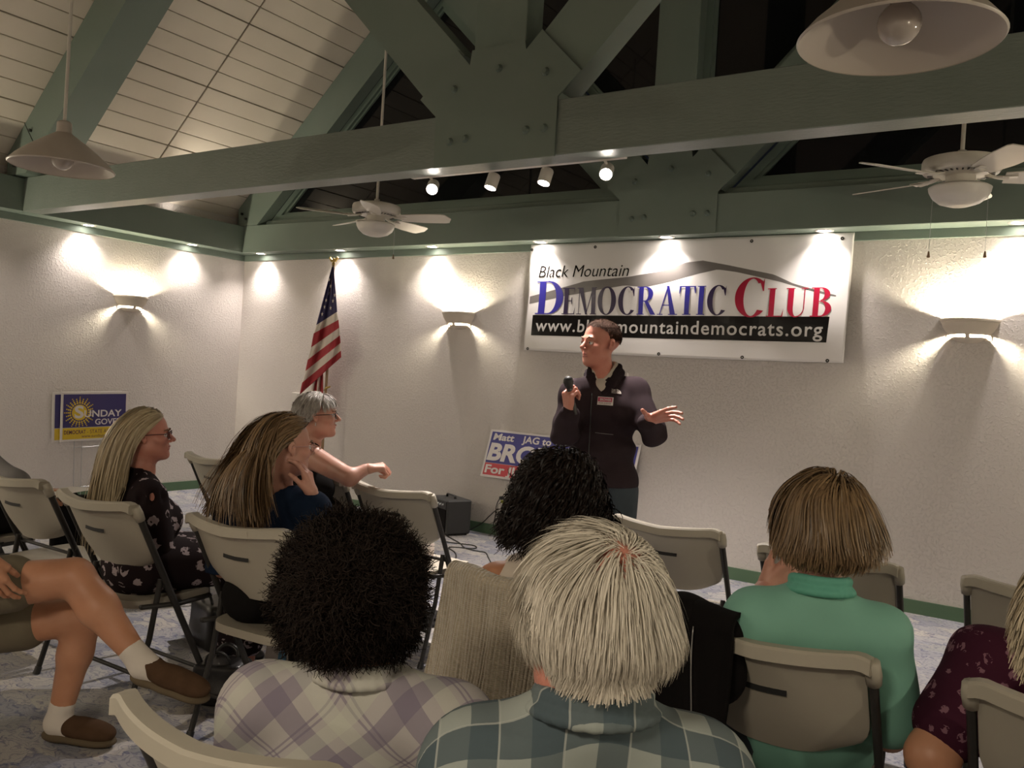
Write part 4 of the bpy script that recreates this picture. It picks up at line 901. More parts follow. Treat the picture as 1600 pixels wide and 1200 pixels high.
# ------------------------------------------------------------------ folding chairs (face +y)
CHAIR_GROUP = 'beige plastic folding chairs set in rows'
HWID = 0.245
def post_y(z): return -0.195+0.40*(0.80-z)/0.80          # the post runs from the top of the back to the front foot
def back_pt(u, v, off=0.0):
    """u -1..1 across, v 0..1 up the backrest"""
    z = 0.555+0.285*v; t = abs(u)
    hw = 0.232*(1-0.30*max(0, (0.42-v)/0.42)**2.4)
    y = post_y(z)-0.052*(1-min(1, t)**2.2)+off
    zz = z+0.006*(t**2)-0.012*(1-t)*v+(0.02*(t**4) if v < 0.2 else 0)*(1-v/0.2 if v < 0.2 else 0)
    return (u*hw, y, zz)
def make_chair():
    c = empty('folding_chair', (0, 0, 0), 'x', 'chair', CHAIR_GROUP)
    def shell(off, flip):
        b = MB(); b.grid(lambda a, q: back_pt(a*2-1, q, off), 28, 12); return b
    b = MB(); nu, nv = 28, 12
    F_ = [[back_pt(i/nu*2-1, j/nv, 0.010) for j in range(nv+1)] for i in range(nu+1)]; K_ = [[back_pt(i/nu*2-1, j/nv, -0.010) for j in range(nv+1)] for i in range(nu+1)]
    for A_ in (F_, K_): b.grid(lambda a, q, A_=A_: A_[round(a*nu)][round(q*nv)], nu, nv)
    rim = [(i, 0) for i in range(nu+1)]+[(nu, j) for j in range(1, nv+1)]+[(i, nv) for i in range(nu-1, -1, -1)]+[(0, j) for j in range(nv-1, 0, -1)]
    n_ = len(rim); b.add([F_[i][j] for i, j in rim]+[K_[i][j] for i, j in rim], [(i, (i+1) % n_, (i+1) % n_+n_, i+n_) for i in range(n_)])
    back = b.build('backrest', M_plastic, c, smooth=True, weld=0.0003, sharp=40)
    # rolled top lip that wraps down over the post ends
    b = MB(); path = []
    for i in range(31):
        u = -1.06+2.12*i/30; x, y, z = back_pt(max(-1, min(1, u)), 1.0); x = u*0.232; zz = z-(0.010*max(0, abs(u)-0.93)/0.13)
        path.append((x, y, zz))
    def lip(u, v):
        i = round(u*30); x, y, z = path[i]; pr = [(0.016, -0.030), (0.019, 0.000), (0.014, 0.008), (-0.018, 0.008), (-0.024, 0.002), (-0.024, -0.026), (-0.016, -0.030)]
        q = pr[round(v*7) % 7]; return (x, y+q[0]-0.002, z+q[1])
    b.grid(lip, 30, 7); b.f += [tuple(range(0, 7)), tuple(30*8+k for k in range(6, -1, -1))]
    b.build('top_lip', M_plastic, back, smooth=True, weld=0.0003, sharp=35)
    for s in (-1, 1):
        pts = [(s*HWID, post_y(z), z) for z in (0.835, 0.805, 0.78)]
        b = MB(); b.tube(pts, [0.017, 0.020, 0.0175], 10); b.build('corner_cap', M_plastic, back, smooth=True)
    # handle slot with its embossed surround
    b = MB(); sl = [back_pt(u, 0.60, -0.0115) for u in np.linspace(-0.27, 0.27, 7)]
    b.add([(x, y, z+0.011) for x, y, z in sl]+[(x, y, z-0.011) for x, y, z in sl], [(i, i+1, i+8, i+7) for i in range(6)]); b.build('handle_slot', M_slot, back, fix=True)
    # frame
    for s in (-1, 1):
        b = MB(); b.tube([(s*HWID, post_y(0.80), 0.80), (s*HWID, post_y(0.42), 0.42), (s*HWID, post_y(0.012), 0.012)], 0.0135, 10, sx=0.8)
        lg = b.build('leg', M_steel, c, smooth=True, sharp=50); b = MB(); y = post_y(0.015); b.tube([(s*HWID, y-0.006, 0.03), (s*HWID, y+0.008, 0)], [0.0155, 0.0165], 10); b.build('rubber_foot', M_blackp, lg, smooth=True, sharp=50)
        b = MB(); xx = s*(HWID-0.026); b.tube([(xx, post_y(0.53)-0.004, 0.53), (xx, -0.10, 0.30), (xx, -0.185, 0.012)], 0.0125, 10, sx=0.8)
        lg = b.build('leg', M_steel, c, smooth=True, sharp=50); b = MB(); b.tube([(xx, -0.180, 0.03), (xx, -0.190, 0)], [0.0145, 0.0155], 10); b.build('rubber_foot', M_blackp, lg, smooth=True, sharp=50)
        xx = s*(HWID-0.018)
        b = MB(); b.tube([(xx, -0.150, 0.436), (xx, 0.02, 0.420), (xx, 0.17, 0.428)], 0.010, 8, sx=1.6); b.build('seat_rail', M_steel, c, smooth=True)
        b = MB(); b.tube([(xx, post_y(0.525), 0.52), (xx, -0.01, 0.43), (xx, 0.03, 0.43)], 0.006, 6); b.build('seat_link', M_steel, c, smooth=True)
    for (y, z, xx) in ((-0.148, 0.17, HWID-0.026), (post_y(0.13), 0.13, HWID), (post_y(0.50), 0.50, HWID-0.02)):
        b = MB(); b.tube([(-xx, y, z), (xx, y, z)], 0.0085, 8); b.build('cross_bar', M_steel, c, smooth=True, sharp=50)
    # moulded seat
    def seat(u, v):
        a = (u-0.5)*2; q = (v-0.5)*2
        x = a*0.205*(1-0.06*max(0, -q)); y = 0.035+q*0.20
        e_ = 1-((abs(a)**6+abs(q)**6) > 1)*0.0
        k = max(abs(a), abs(q)); l = (abs(a)**5+abs(q)**5)**0.2
        if l > 1e-6: x *= k/l; y = 0.035+(y-0.035)*k/l
        z = 0.452-0.012*(1-a*a)*(1-q*q)+0.006*q-0.020*max(0, q-0.82)/0.18*(1 if q > 0 else 0)
        return (x, y, z)
    b = MB(); b.grid(seat, 22, 22); nb_ = 22
    top = list(b.v)
    rim = [(i, 0) for i in range(nb_+1)]+[(nb_, j) for j in range(1, nb_+1)]+[(i, nb_) for i in range(nb_-1, -1, -1)]+[(0, j) for j in range(nb_-1, 0, -1)]
    tv = [top[i*(nb_+1)+j] for i, j in rim]; n_ = len(rim)
    b.add(tv+[(x, y, z-0.030) for x, y, z in tv], [(i, (i+1) % n_, (i+1) % n_+n_, i+n_) for i in range(n_)]+[tuple(range(n_, 2*n_))])
    b.build('seat', M_plastic, c, smooth=True, weld=0.0003, sharp=45)
    return c
CH = [
 (3.98, -4.16, 'beige folding chair at the left end, in front of the crossed bare legs'),
 (4.70, -4.20, 'beige folding chair of the long-haired blonde woman in floral black'),
 (5.44, -4.12, 'beige folding chair of the brown-haired woman in navy'),
 (3.71, -2.90, 'empty beige folding chair nearest the room corner, behind the long hair'),
 (4.56, -2.93, 'beige folding chair of the grey-haired woman reaching out'),
 (5.14, -2.95, 'beige folding chair holding a white bag, beside the amplifier'),
 (6.83, -5.26, 'beige folding chair of the dark curly-haired person in plaid'),
 (6.71, -4.17, 'beige folding chair draped with the white knit cardigan'),
 (6.48, -2.74, 'empty beige folding chair just beyond the white-haired man'),
 (7.33, -4.08, 'beige folding chair of the woman in mint, half covered by a black jacket'),
 (7.18, -2.87, 'empty beige folding chair in front of the woman in mint'),
 (7.88, -2.86, 'empty beige folding chair beyond the person in burgundy'),
 (8.02, -4.10, 'beige folding chair of the person in the burgundy top'),
 (7.50, -5.50, 'folding chair under the white-haired man in the slate check shirt'),
 (4.55, -5.15, 'folding chair under the person in shorts with crossed legs'),
 (3.24, -4.18, 'folding chair under the person in grey holding paper'),
 (8.00, -5.28, 'folding chair under the pale-haired person at the picture edge'),
]
proto = make_chair()
for i, (x, y, lab) in enumerate(CH):
    c = proto if i == 0 else copy_tree(proto)
    c.location = (x, y, 0); c['label'] = lab; c.rotation_euler = (0, 0, rad([1, 1, 4, -4, -2, 0, 3, -3, 0, -2, -2, -3, -4, 2, -6, 0, 0][i]))
def label_on(x, y, rz, words, s=1):
    pass

# ------------------------------------------------------------------ things hung on chairs and put on the floor
def drape(name, label, cat, cx, cy, rz, u0, u1, zr, zf, m, thick, ripple, flare=0.0, rib=0.0):
    """cloth over the chair back: rear sheet down to zr, front sheet down to zf"""
    e = empty(name, (cx, cy, 0), label, cat, rz=rz)
    top = 0.852
    def fn(u, v):
        x = u0+(u1-u0)*u; t = max(-1, min(1, x/0.245)); yb = back_pt(t, 1.0)[1]; th = 0.030+thick
        Lr, Lf = top-zr, top-zf; arcl = math.pi*th; tot = Lr+arcl+Lf; s = v*tot
        if s < Lr:
            z = zr+s; k = (top-z)/Lr; y = yb-th-0.035*k-0.10*flare*k*k; x2 = x+(flare*0.35*k*(x-(u0+u1)/2)); am = ripple*(0.25+k)
            y += am*math.sin(x*46+3*k+u0*7)+rib*math.sin(x*420)+0.4*am*math.sin(x*90+z*9)
            x2 -= 0.06*flare*k*k
        elif s < Lr+arcl:
            a = (s-Lr)/th; z = top+th*math.sin(a); y = yb-th*math.cos(a); x2 = x; z += 0.004*math.sin(x*30)+rib*math.sin(x*420)
        else:
            q = s-Lr-arcl; z = top-q; y = yb+th+0.02*q+ripple*0.5*math.sin(x*40)*min(1, q*6)+(0.85-z)*0.42; x2 = x
        return (x2, y, z)
    b = MB(); b.grid(fn, 150 if rib else 60, 60); b.build('cloth', m, e, smooth=True, solid=0.004 if thick < 0.01 else 0.012)
    return e, fn
M_knit = mat('cream_open_knit', (0.50, 0.43, 0.33), 0.95, mix=((0.42, 0.355, 0.265), 90, 0.15), sheen=0.3)
nt, N, L, M, MIX = nodes(M_knit)
tc = N('ShaderNodeTexCoord'); wv = N('ShaderNodeTexWave', Scale=26.0, Distortion=1.2, Detail=1.0); L(tc.outputs['Object'], wv.inputs['Vector']); wz = N('ShaderNodeTexWave', Scale=60.0, Distortion=0.5, bands_direction='Z'); L(tc.outputs['Object'], wz.inputs['Vector'])
bp = N('ShaderNodeBump', Strength=0.9, Distance=0.004); L(M('ADD', wv.outputs['Fac'], M('MULTIPLY', wz.outputs['Fac'], 0.5)), bp.inputs['Height']); L(bp.outputs[0], nt.nodes['Principled BSDF'].inputs['Normal'])
drape('cardigan', 'cream open-knit cardigan hung over the chair back beside the white-haired man', 'cardigan', 6.71, -4.17, rad(-3), -0.255, 0.255, 0.30, 0.62, M_knit, 0.004, 0.010, 0.55, 0.0012)
e, fn = drape('black_jacket', 'black jacket slung over the chair back behind the woman in mint', 'jacket', 7.33, -4.08, rad(-2), -0.285, -0.045, 0.42, 0.60, M_blackw, 0.016, 0.012, 0.30)
b = MB(); b.tube([np.array(fn(0.66+0.05*math.sin(v*9), v))+np.array([0, -0.014, 0]) for v in np.linspace(0.10, 0.52, 22)], 0.0016, 5); b.build('zip_edge', mat('silver_zip', (0.35, 0.34, 0.33), 0.35, metal=0.7), e, smooth=True)
# lumpy hood of the jacket
pt, fc = shape([('e', (-0.20, -0.245, 0.86), (0.075, 0.060, 0.045), None, 0.04), ('e', (-0.10, -0.24, 0.845), (0.07, 0.05, 0.045), None, 0.04), ('e', (-0.235, -0.26, 0.76), (0.05, 0.045, 0.09), None, 0.04), ('e', (-0.10, -0.255, 0.74), (0.075, 0.035, 0.09), None, 0.05)], 0.008, fold=folds(0.006, 22, 40))
solid('collar_bunch', [(pt, fc)], M_blackw, e)

def bag(name, loc, size, label, m, rz=0.0, handle=None, mh=None):
    e = empty(name, loc, label, 'bag', rz=rz); sx, sy, sz = size
    pt, fc = shape([('b', (0, 0, sz*0.47), (sx*0.42, sy*0.36, sz*0.38), None, min(sy, sx)*0.12, 0.0), ('e', (0, 0, sz*0.25), (sx*0.52, sy*0.55, sz*0.27), None, 0.05)], 0.008, fold=folds(0.006, 18, 30, 1.0))
    solid('bag_body', [(pt, fc)], m, e)
    if handle:
        for s in (-1, 1):
            b = MB(); b.tube(smooth_path([(-sx*0.25, s*sy*0.25, sz*0.85), (-sx*0.2, s*sy*0.3, sz*0.85+handle*0.7), (0, s*sy*0.32, sz*0.85+handle), (sx*0.2, s*sy*0.3, sz*0.85+handle*0.7), (sx*0.25, s*sy*0.25, sz*0.85)]), 0.006, 6, sx=1.8); b.build('handle', mh or m, e, smooth=True)
    return e
M_bagw = mat('white_canvas', (0.60, 0.53, 0.49), 0.85, bump=(90, 0.3)); M_bagk = mat('black_leather', (0.012, 0.011, 0.011), 0.38, bump=(60, 0.3)); M_bagb = mat('pale_blue_wrapper', (0.12, 0.33, 0.55), 0.5)
bag('tote_bag', (5.06, -2.93, 0.452), (0.24, 0.15, 0.27), 'white canvas tote bag standing on the empty chair near the amplifier', M_bagw, 0.2, 0.05)
bag('handbag', (5.00, -4.00, 0.0), (0.20, 0.16, 0.17), 'small black leather handbag on the carpet left of the brown-haired woman', M_bagk, 0.5, 0.07)
bag('handbag', (4.38, -3.55, 0.0), (0.28, 0.20, 0.22), "black handbag on the carpet by the blonde woman's feet", M_bagk, -0.3, 0.08)
e = empty('water_bottle', (5.08, -3.74, 0), 'small clear blue water bottle on the carpet among the bags', 'bottle')
MB().lathe([(0, 0), (0.030, 0), (0.032, 0.01), (0.032, 0.13), (0.026, 0.155), (0.013, 0.175), (0.013, 0.19)], 20).build('body', M_bagb, e, smooth=True, sharp=50)
MB().lathe([(0.0, 0.205), (0.015, 0.205), (0.015, 0.188), (0.0, 0.188)], 16).build('cap', M_card, e, smooth=True, sharp=50)
# clipboard / papers leaning at the bag
e = empty('clipboard', (5.14, -3.78, 0.0), 'white clipboard standing tilted on the carpet beside the black handbag', 'clipboard', rz=0.4); e.rotation_euler = (rad(-18), 0, 0.5)
MB().bbox((-0.11, -0.004, 0), (0.11, 0.0, 0.30), 0.001).build('board', M_card, e); MB().bbox((-0.03, -0.014, 0.27), (0.03, -0.004, 0.30), 0.003).build('clip', M_slot, e)
# ------------------------------------------------------------------ people
A_ = np.array
def nrm(v): v = A_(v, float); return v/np.linalg.norm(v)
def head_R(face, up=(0, 0, 1)):
    """columns: right ear side, face direction, crown"""
    y = nrm(face); x = nrm(np.cross(y, up)); z = np.cross(x, y); return np.stack([x, y, z], 1)

def head_prims(c, R, s=1.0, fem=False, full=0.0, nose=1.0):
    c = A_(c, float); T = lambda p: c+R @ (A_(p, float)*s)
    P = [('e', T((0, -0.015, 0.036)), (0.0765*s, 0.097*s, 0.082*s), R, 0.0),
         ('e', T((0, 0.028, -0.028)), (0.060*s, 0.060*s, 0.082*s), R, 0.025*s),
         ('e', T((0, 0.040, -0.070)), ((0.046+full*0.012)*s, 0.042*s, 0.040*s), R, 0.025*s),
         ('e', T((0, 0.073, -0.095)), (0.020*s, 0.018*s, 0.017*s), R, 0.018*s),
         ('c', T((-0.046, 0.005, -0.062)), T((-0.018, 0.060, -0.090)), 0.018*s, 0.016*s, 0.025*s), ('c', T((0.046, 0.005, -0.062)), T((0.018, 0.060, -0.090)), 0.018*s, 0.016*s, 0.025*s),
         ('c', T((-0.030, 0.078, 0.020)), T((0.030, 0.078, 0.020)), (0.009 if fem else 0.012)*s, (0.009 if fem else 0.012)*s, 0.014*s),
         ('e', T((-0.042, 0.058, -0.022)), (0.024*s, 0.024*s, 0.022*s), R, 0.02*s), ('e', T((0.042, 0.058, -0.022)), (0.024*s, 0.024*s, 0.022*s), R, 0.02*s),
         ('c', T((0, 0.086, 0.008)), T((0, 0.104*nose+0.006, -0.022)), 0.0075*s, 0.0105*s, 0.010*s),
         ('e', T((-0.010, 0.096, -0.029)), (0.0075*s, 0.010*s, 0.0065*s), R, 0.006*s), ('e', T((0.010, 0.096, -0.029)), (0.0075*s, 0.010*s, 0.0065*s), R, 0.006*s),
         ('c', T((-0.017, 0.082, -0.053)), T((0.017, 0.082, -0.053)), 0.0065*s, 0.0065*s, 0.010*s), ('c', T((-0.013, 0.081, -0.065)), T((0.013, 0.081, -0.065)), 0.0075*s, 0.0075*s, 0.008*s),
         ('c', T((-0.022, 0.096, -0.0588)), T((0.022, 0.096, -0.0588)), 0.003*s, 0.003*s, 0.003*s, '-'),
         ('e', T((-0.032, 0.096, 0.001)), (0.016*s, 0.015*s, 0.011*s), R, 0.010*s, '-'), ('e', T((0.032, 0.096, 0.001)), (0.016*s, 0.015*s, 0.011*s), R, 0.010*s, '-')]
    for q in (-1, 1):
        P += [('e', T((q*0.082, -0.012, 0.002)), (0.008*s, 0.017*s, 0.024*s), R, 0.008*s), ('e', T((q*0.077, -0.004, -0.020)), (0.006*s, 0.009*s, 0.012*s), R, 0.008*s), ('e', T((q*0.085, -0.006, 0.000)), (0.005*s, 0.008*s, 0.012*s), R, 0.004*s, '-')]
    return P, T

def hand_prims(wr, dirf, palm, side, curl=(0.3, 0.3, 0.35, 0.4), spread=0.12, thumb=0.7, tcurl=0.3, s=1.0, pinch=0.0, index=None):
    """wr wrist point, dirf along the hand, palm = where the palm faces, side = +1 if the thumb is toward cross(dirf, palm)"""
    d = nrm(dirf); n_ = A_(palm, float); n_ = nrm(n_-d*(n_@d)); t = np.cross(d, n_)*side   # t toward the thumb
    wr = A_(wr, float); Q = lambda a, b_, c: wr+s*(d*a+t*b_+n_*c)
    P = [('c', Q(-0.010, 0, 0), Q(0.01, 0, 0), 0.024*s, 0.026*s, 0.01), ('c', Q(0.012, 0.014, 0), Q(0.082, 0.026, 0.001), 0.017*s, 0.0145*s, 0.015), ('c', Q(0.012, -0.012, 0), Q(0.078, -0.026, 0.001), 0.016*s, 0.013*s, 0.015), ('c', Q(0.02, 0, 0), Q(0.083, 0, 0), 0.016*s, 0.014*s, 0.015)]
    base = [(0.086, 0.031), (0.091, 0.010), (0.087, -0.011), (0.078, -0.030)]; ln = [(0.042, 0.026, 0.021), (0.046, 0.029, 0.022), (0.042, 0.027, 0.021), (0.034, 0.021, 0.019)]
    for k in range(4):
        a, b_ = base[k]; p = Q(a, b_, 0); sp = spread*(1.5-k); cu = curl[k] if not isinstance(curl, (int, float)) else curl; an = cu*0.9
        for j in range(3):
            dd = math.cos(an)*(d*math.cos(sp)+t*math.sin(sp))+math.sin(an)*n_; q = p+dd*ln[k][j]*s
            r0 = (0.0092-0.0009*j-(0.0010 if k == 3 else 0))*s; P.append(('c', p, q, r0, r0-0.0008*s, 0.004 if j else 0.008)); p = q; an += cu*(1.25 if j == 0 else 0.8)
    p = Q(0.018, 0.022, 0.006); an = thumb
    for j, (l, r0) in enumerate(((0.040, 0.0145), (0.032, 0.0108), (0.026, 0.0098))):
        dd = nrm(d*math.cos(an)+t*math.sin(an)+n_*(0.35+pinch+tcurl*j)); q = p+dd*l*s; P.append(('c', p, q, r0*s, (r0-0.0015)*s, 0.010 if j == 0 else 0.004)); p = q; an -= tcurl
    return P

class Fig:
    """joints in world metres; everything is linked under one person object whose own mesh is the body"""
    def __init__(g, base, label, skin): g.base = A_((base[0], base[1], 0.0)); g.label = label; g.skin = skin; g.J = {}; g.kids = []
    def seated(g, head, fw=(0, 1, 0), seat=None, lean=0.0, w_=0.155, sit=0.545, knees=0.46, bulk=1.0):
        H = A_(head, float); f = nrm(fw); r_ = nrm(np.cross(f, (0, 0, 1))); z = A_((0, 0, 1.)); J = g.J
        pel = A_((seat[0], seat[1], sit)) if seat is not None else A_((H[0], H[1]-0.0, sit))
        J['H'] = H; J['N'] = A_((H[0], H[1], H[2]-0.155))-f*0.025; J['P'] = pel; J['f'] = f; J['r'] = r_; J['bulk'] = bulk
        sc = J['N']-z*0.080; J['C'] = pel*0.38+sc*0.62; J['B'] = pel*0.75+sc*0.25
        for s, k in ((-1, 'L'), (1, 'R')):
            J['sh'+k] = sc+r_*s*w_-z*0.01; J['el'+k] = J['sh'+k]-z*0.265+r_*s*0.045+f*0.05; J['wr'+k] = J['el'+k]+f*0.215-r_*s*0.10-z*0.03
            J['hip'+k] = pel+r_*s*0.095; J['kn'+k] = pel+f*knees+r_*s*0.11+z*0.0; J['an'+k] = A_((*(pel+f*(knees-0.02)+r_*s*0.11)[:2], 0.10))
        return g
    def torso(g, inf=0.0, k=0.035, waist=1.0, bust=0.0, top=True):
        J = g.J; f, r_ = J['f'], J['r']; b = J['bulk']; R = np.stack([r_, f, np.cross(r_, f)], 1)
        ch = J['C']; P = [('e', J['P'], (0.155*b+inf, 0.120*b+inf, 0.12+inf), R, 0.0), ('e', J['B'], (0.138*b*waist+inf, 0.104*b+inf, 0.14+inf), R, k), ('e', ch, (0.142*b+inf, 0.098*b+inf, 0.15+inf), R, k)]
        if bust: P += [('e', ch+f*0.085*b+r_*s*0.07, (0.062+inf, 0.055+inf, 0.06+inf), R, 0.04) for s in (-1, 1)]
        if top:
            P += [('c', J['shL'], J['shR'], 0.046*b+inf, 0.046*b+inf, k)]+[('c', J['sh'+q], J['N']-A_((0, 0, 0.012)), 0.040+inf*0.8, 0.044+inf*0.5, 0.03) for q in 'LR']
        return P
    def neck(g, r0=0.054, r1=0.058): J = g.J; return [('c', J['H']+A_((0, 0, -0.05))-J['f']*0.012, J['N']+A_((0, 0, 0.005))+J['f']*0.008, r0, r1-0.006, 0.03)]
    def arm(g, k, inf=0.0, r=(0.052, 0.042, 0.038, 0.027), to=1.0, kk=0.03):
        J = g.J; s, e, w_ = J['sh'+k], J['el'+k], J['wr'+k]
        if to <= 1.0: q = s+(e-s)*to; return [('c', s, q, r[0]+inf, r[0]+(r[1]-r[0])*to+inf, kk)]
        t = to-1; q = e+(w_-e)*t; return [('c', s, e, r[0]+inf, r[1]+inf, kk), ('c', e, q, r[2]+inf, r[2]+(r[3]-r[2])*t+inf, 0.02)]
    def leg(g, k, inf=0.0, r=(0.088, 0.060, 0.058, 0.036), to=2.0):
        J = g.J; h_, n_, a = J['hip'+k], J['kn'+k], J['an'+k]
        P = [('c', h_, n_, r[0]+inf, r[1]+inf, 0.03)]
        if to > 1: q = n_+(a-n_)*(to-1); P += [('c', n_, q, r[2]+inf, r[2]+(r[3]-r[2])*(to-1)+inf, 0.02)]
        return P
    def begin(g, chunks):
        """chunks of skin surface -> the person's own mesh"""
        o = solid('person', chunks, g.skin, None, g.base, loc=tuple(g.base)); tag(o, g.label, 'person'); g.o = o; return o
    def part(g, nm, chunks, m): return solid(nm, chunks, m, g.o, g.base)
    def mesh(g, nm, b, m, **kw): b.v = [tuple(A_(v)-g.base) for v in b.v]; return b.build(nm, m, g.o, **kw)
    def face(g, T, R, s, lips=M_lip, brow=M_brow, eyes=True):
        for q in (-1, 1):
            if eyes:
                b = MB(); b.lathe([(0.0115*s*math.sin(t), 0.0115*s*math.cos(t)) for t in np.linspace(0, math.pi, 9)], 14, c=T((q*0.0315, 0.0775, 0.001)))
                eb = g.mesh('eye', b, M_eye, smooth=True)
                b = MB(); c = T((q*0.0315, 0.0775, 0.001)); y = R[:, 1]*0.0117*s; xx, zz = R[:, 0], R[:, 2]
                b.add([c+y*1.0]+[c+y*0.93+0.0052*s*(math.cos(t)*xx+math.sin(t)*zz) for t in np.linspace(0, 2*math.pi, 11)[:-1]], [(0, i+1, (i+1) % 10+1) for i in range(10)]); g.mesh('iris', b, M_iris)
                b = MB(); b.tube([T((q*0.018, 0.0855, 0.006)), T((q*0.031, 0.091, 0.010)), T((q*0.046, 0.082, 0.004))], 0.0022*s, 6); g.mesh('eyelid', b, g.skin, smooth=True)
            b = MB(); b.tube([T((q*0.014, 0.090, 0.021)), T((q*0.030, 0.090, 0.028)), T((q*0.048, 0.076, 0.022))], [0.0028*s, 0.0034*s, 0.0015*s], 6, sx=1.4); g.mesh('eyebrow', b, brow, smooth=True)
        P = [('c', T((-0.020, 0.085, -0.054)), T((0, 0.0915, -0.0525)), 0.0036*s, 0.0050*s, 0.002), ('c', T((0.020, 0.085, -0.054)), T((0, 0.0915, -0.0525)), 0.0036*s, 0.0050*s, 0.002), ('c', T((-0.014, 0.0865, -0.0645)), T((0.014, 0.0865, -0.0645)), 0.0055*s, 0.0055*s, 0.002)]
        g.part('lips', [shape(P, 0.0014)], lips)
    def glasses(g, T, s, m, r=0.021, zc=0.002):
        b = MB()
        for q in (-1, 1):
            ring = [T((q*0.033+r*1.12*math.cos(t), 0.098-0.006*abs(math.cos(t)), zc+r*0.82*math.sin(t))) for t in np.linspace(0, 2*math.pi, 21)]
            b.tube(ring, 0.0019*s, 6, cap=False)
            b.tube([T((q*0.056, 0.092, zc+0.006)), T((q*0.076, 0.086, zc+0.007)), T((q*0.083, 0.03, zc+0.006)), T((q*0.084, -0.008, zc+0.003)), T((q*0.083, -0.020, zc-0.012))], 0.0020*s, 6)
        b.tube([T((-0.011, 0.098, zc+0.006)), T((0, 0.104, zc+0.009)), T((0.011, 0.098, zc+0.006))], 0.0018*s, 6)
        g.mesh('spectacles', b, m, smooth=True)

def noise3(P, seed=0.0, f=1.0):
    x, y, z = P[..., 0]*f+seed, P[..., 1]*f-seed*0.7, P[..., 2]*f+seed*1.3
    return np.stack([np.sin(1.9*y+1.3*np.sin(2.3*z+x))+0.5*np.sin(4.1*z-2.7*x), np.sin(2.1*z+1.1*np.sin(1.7*x+y))+0.5*np.sin(3.7*x+2.9*y), np.sin(1.7*x+1.2*np.sin(2.9*y-z))+0.5*np.sin(4.3*y-3.1*z)], -1)

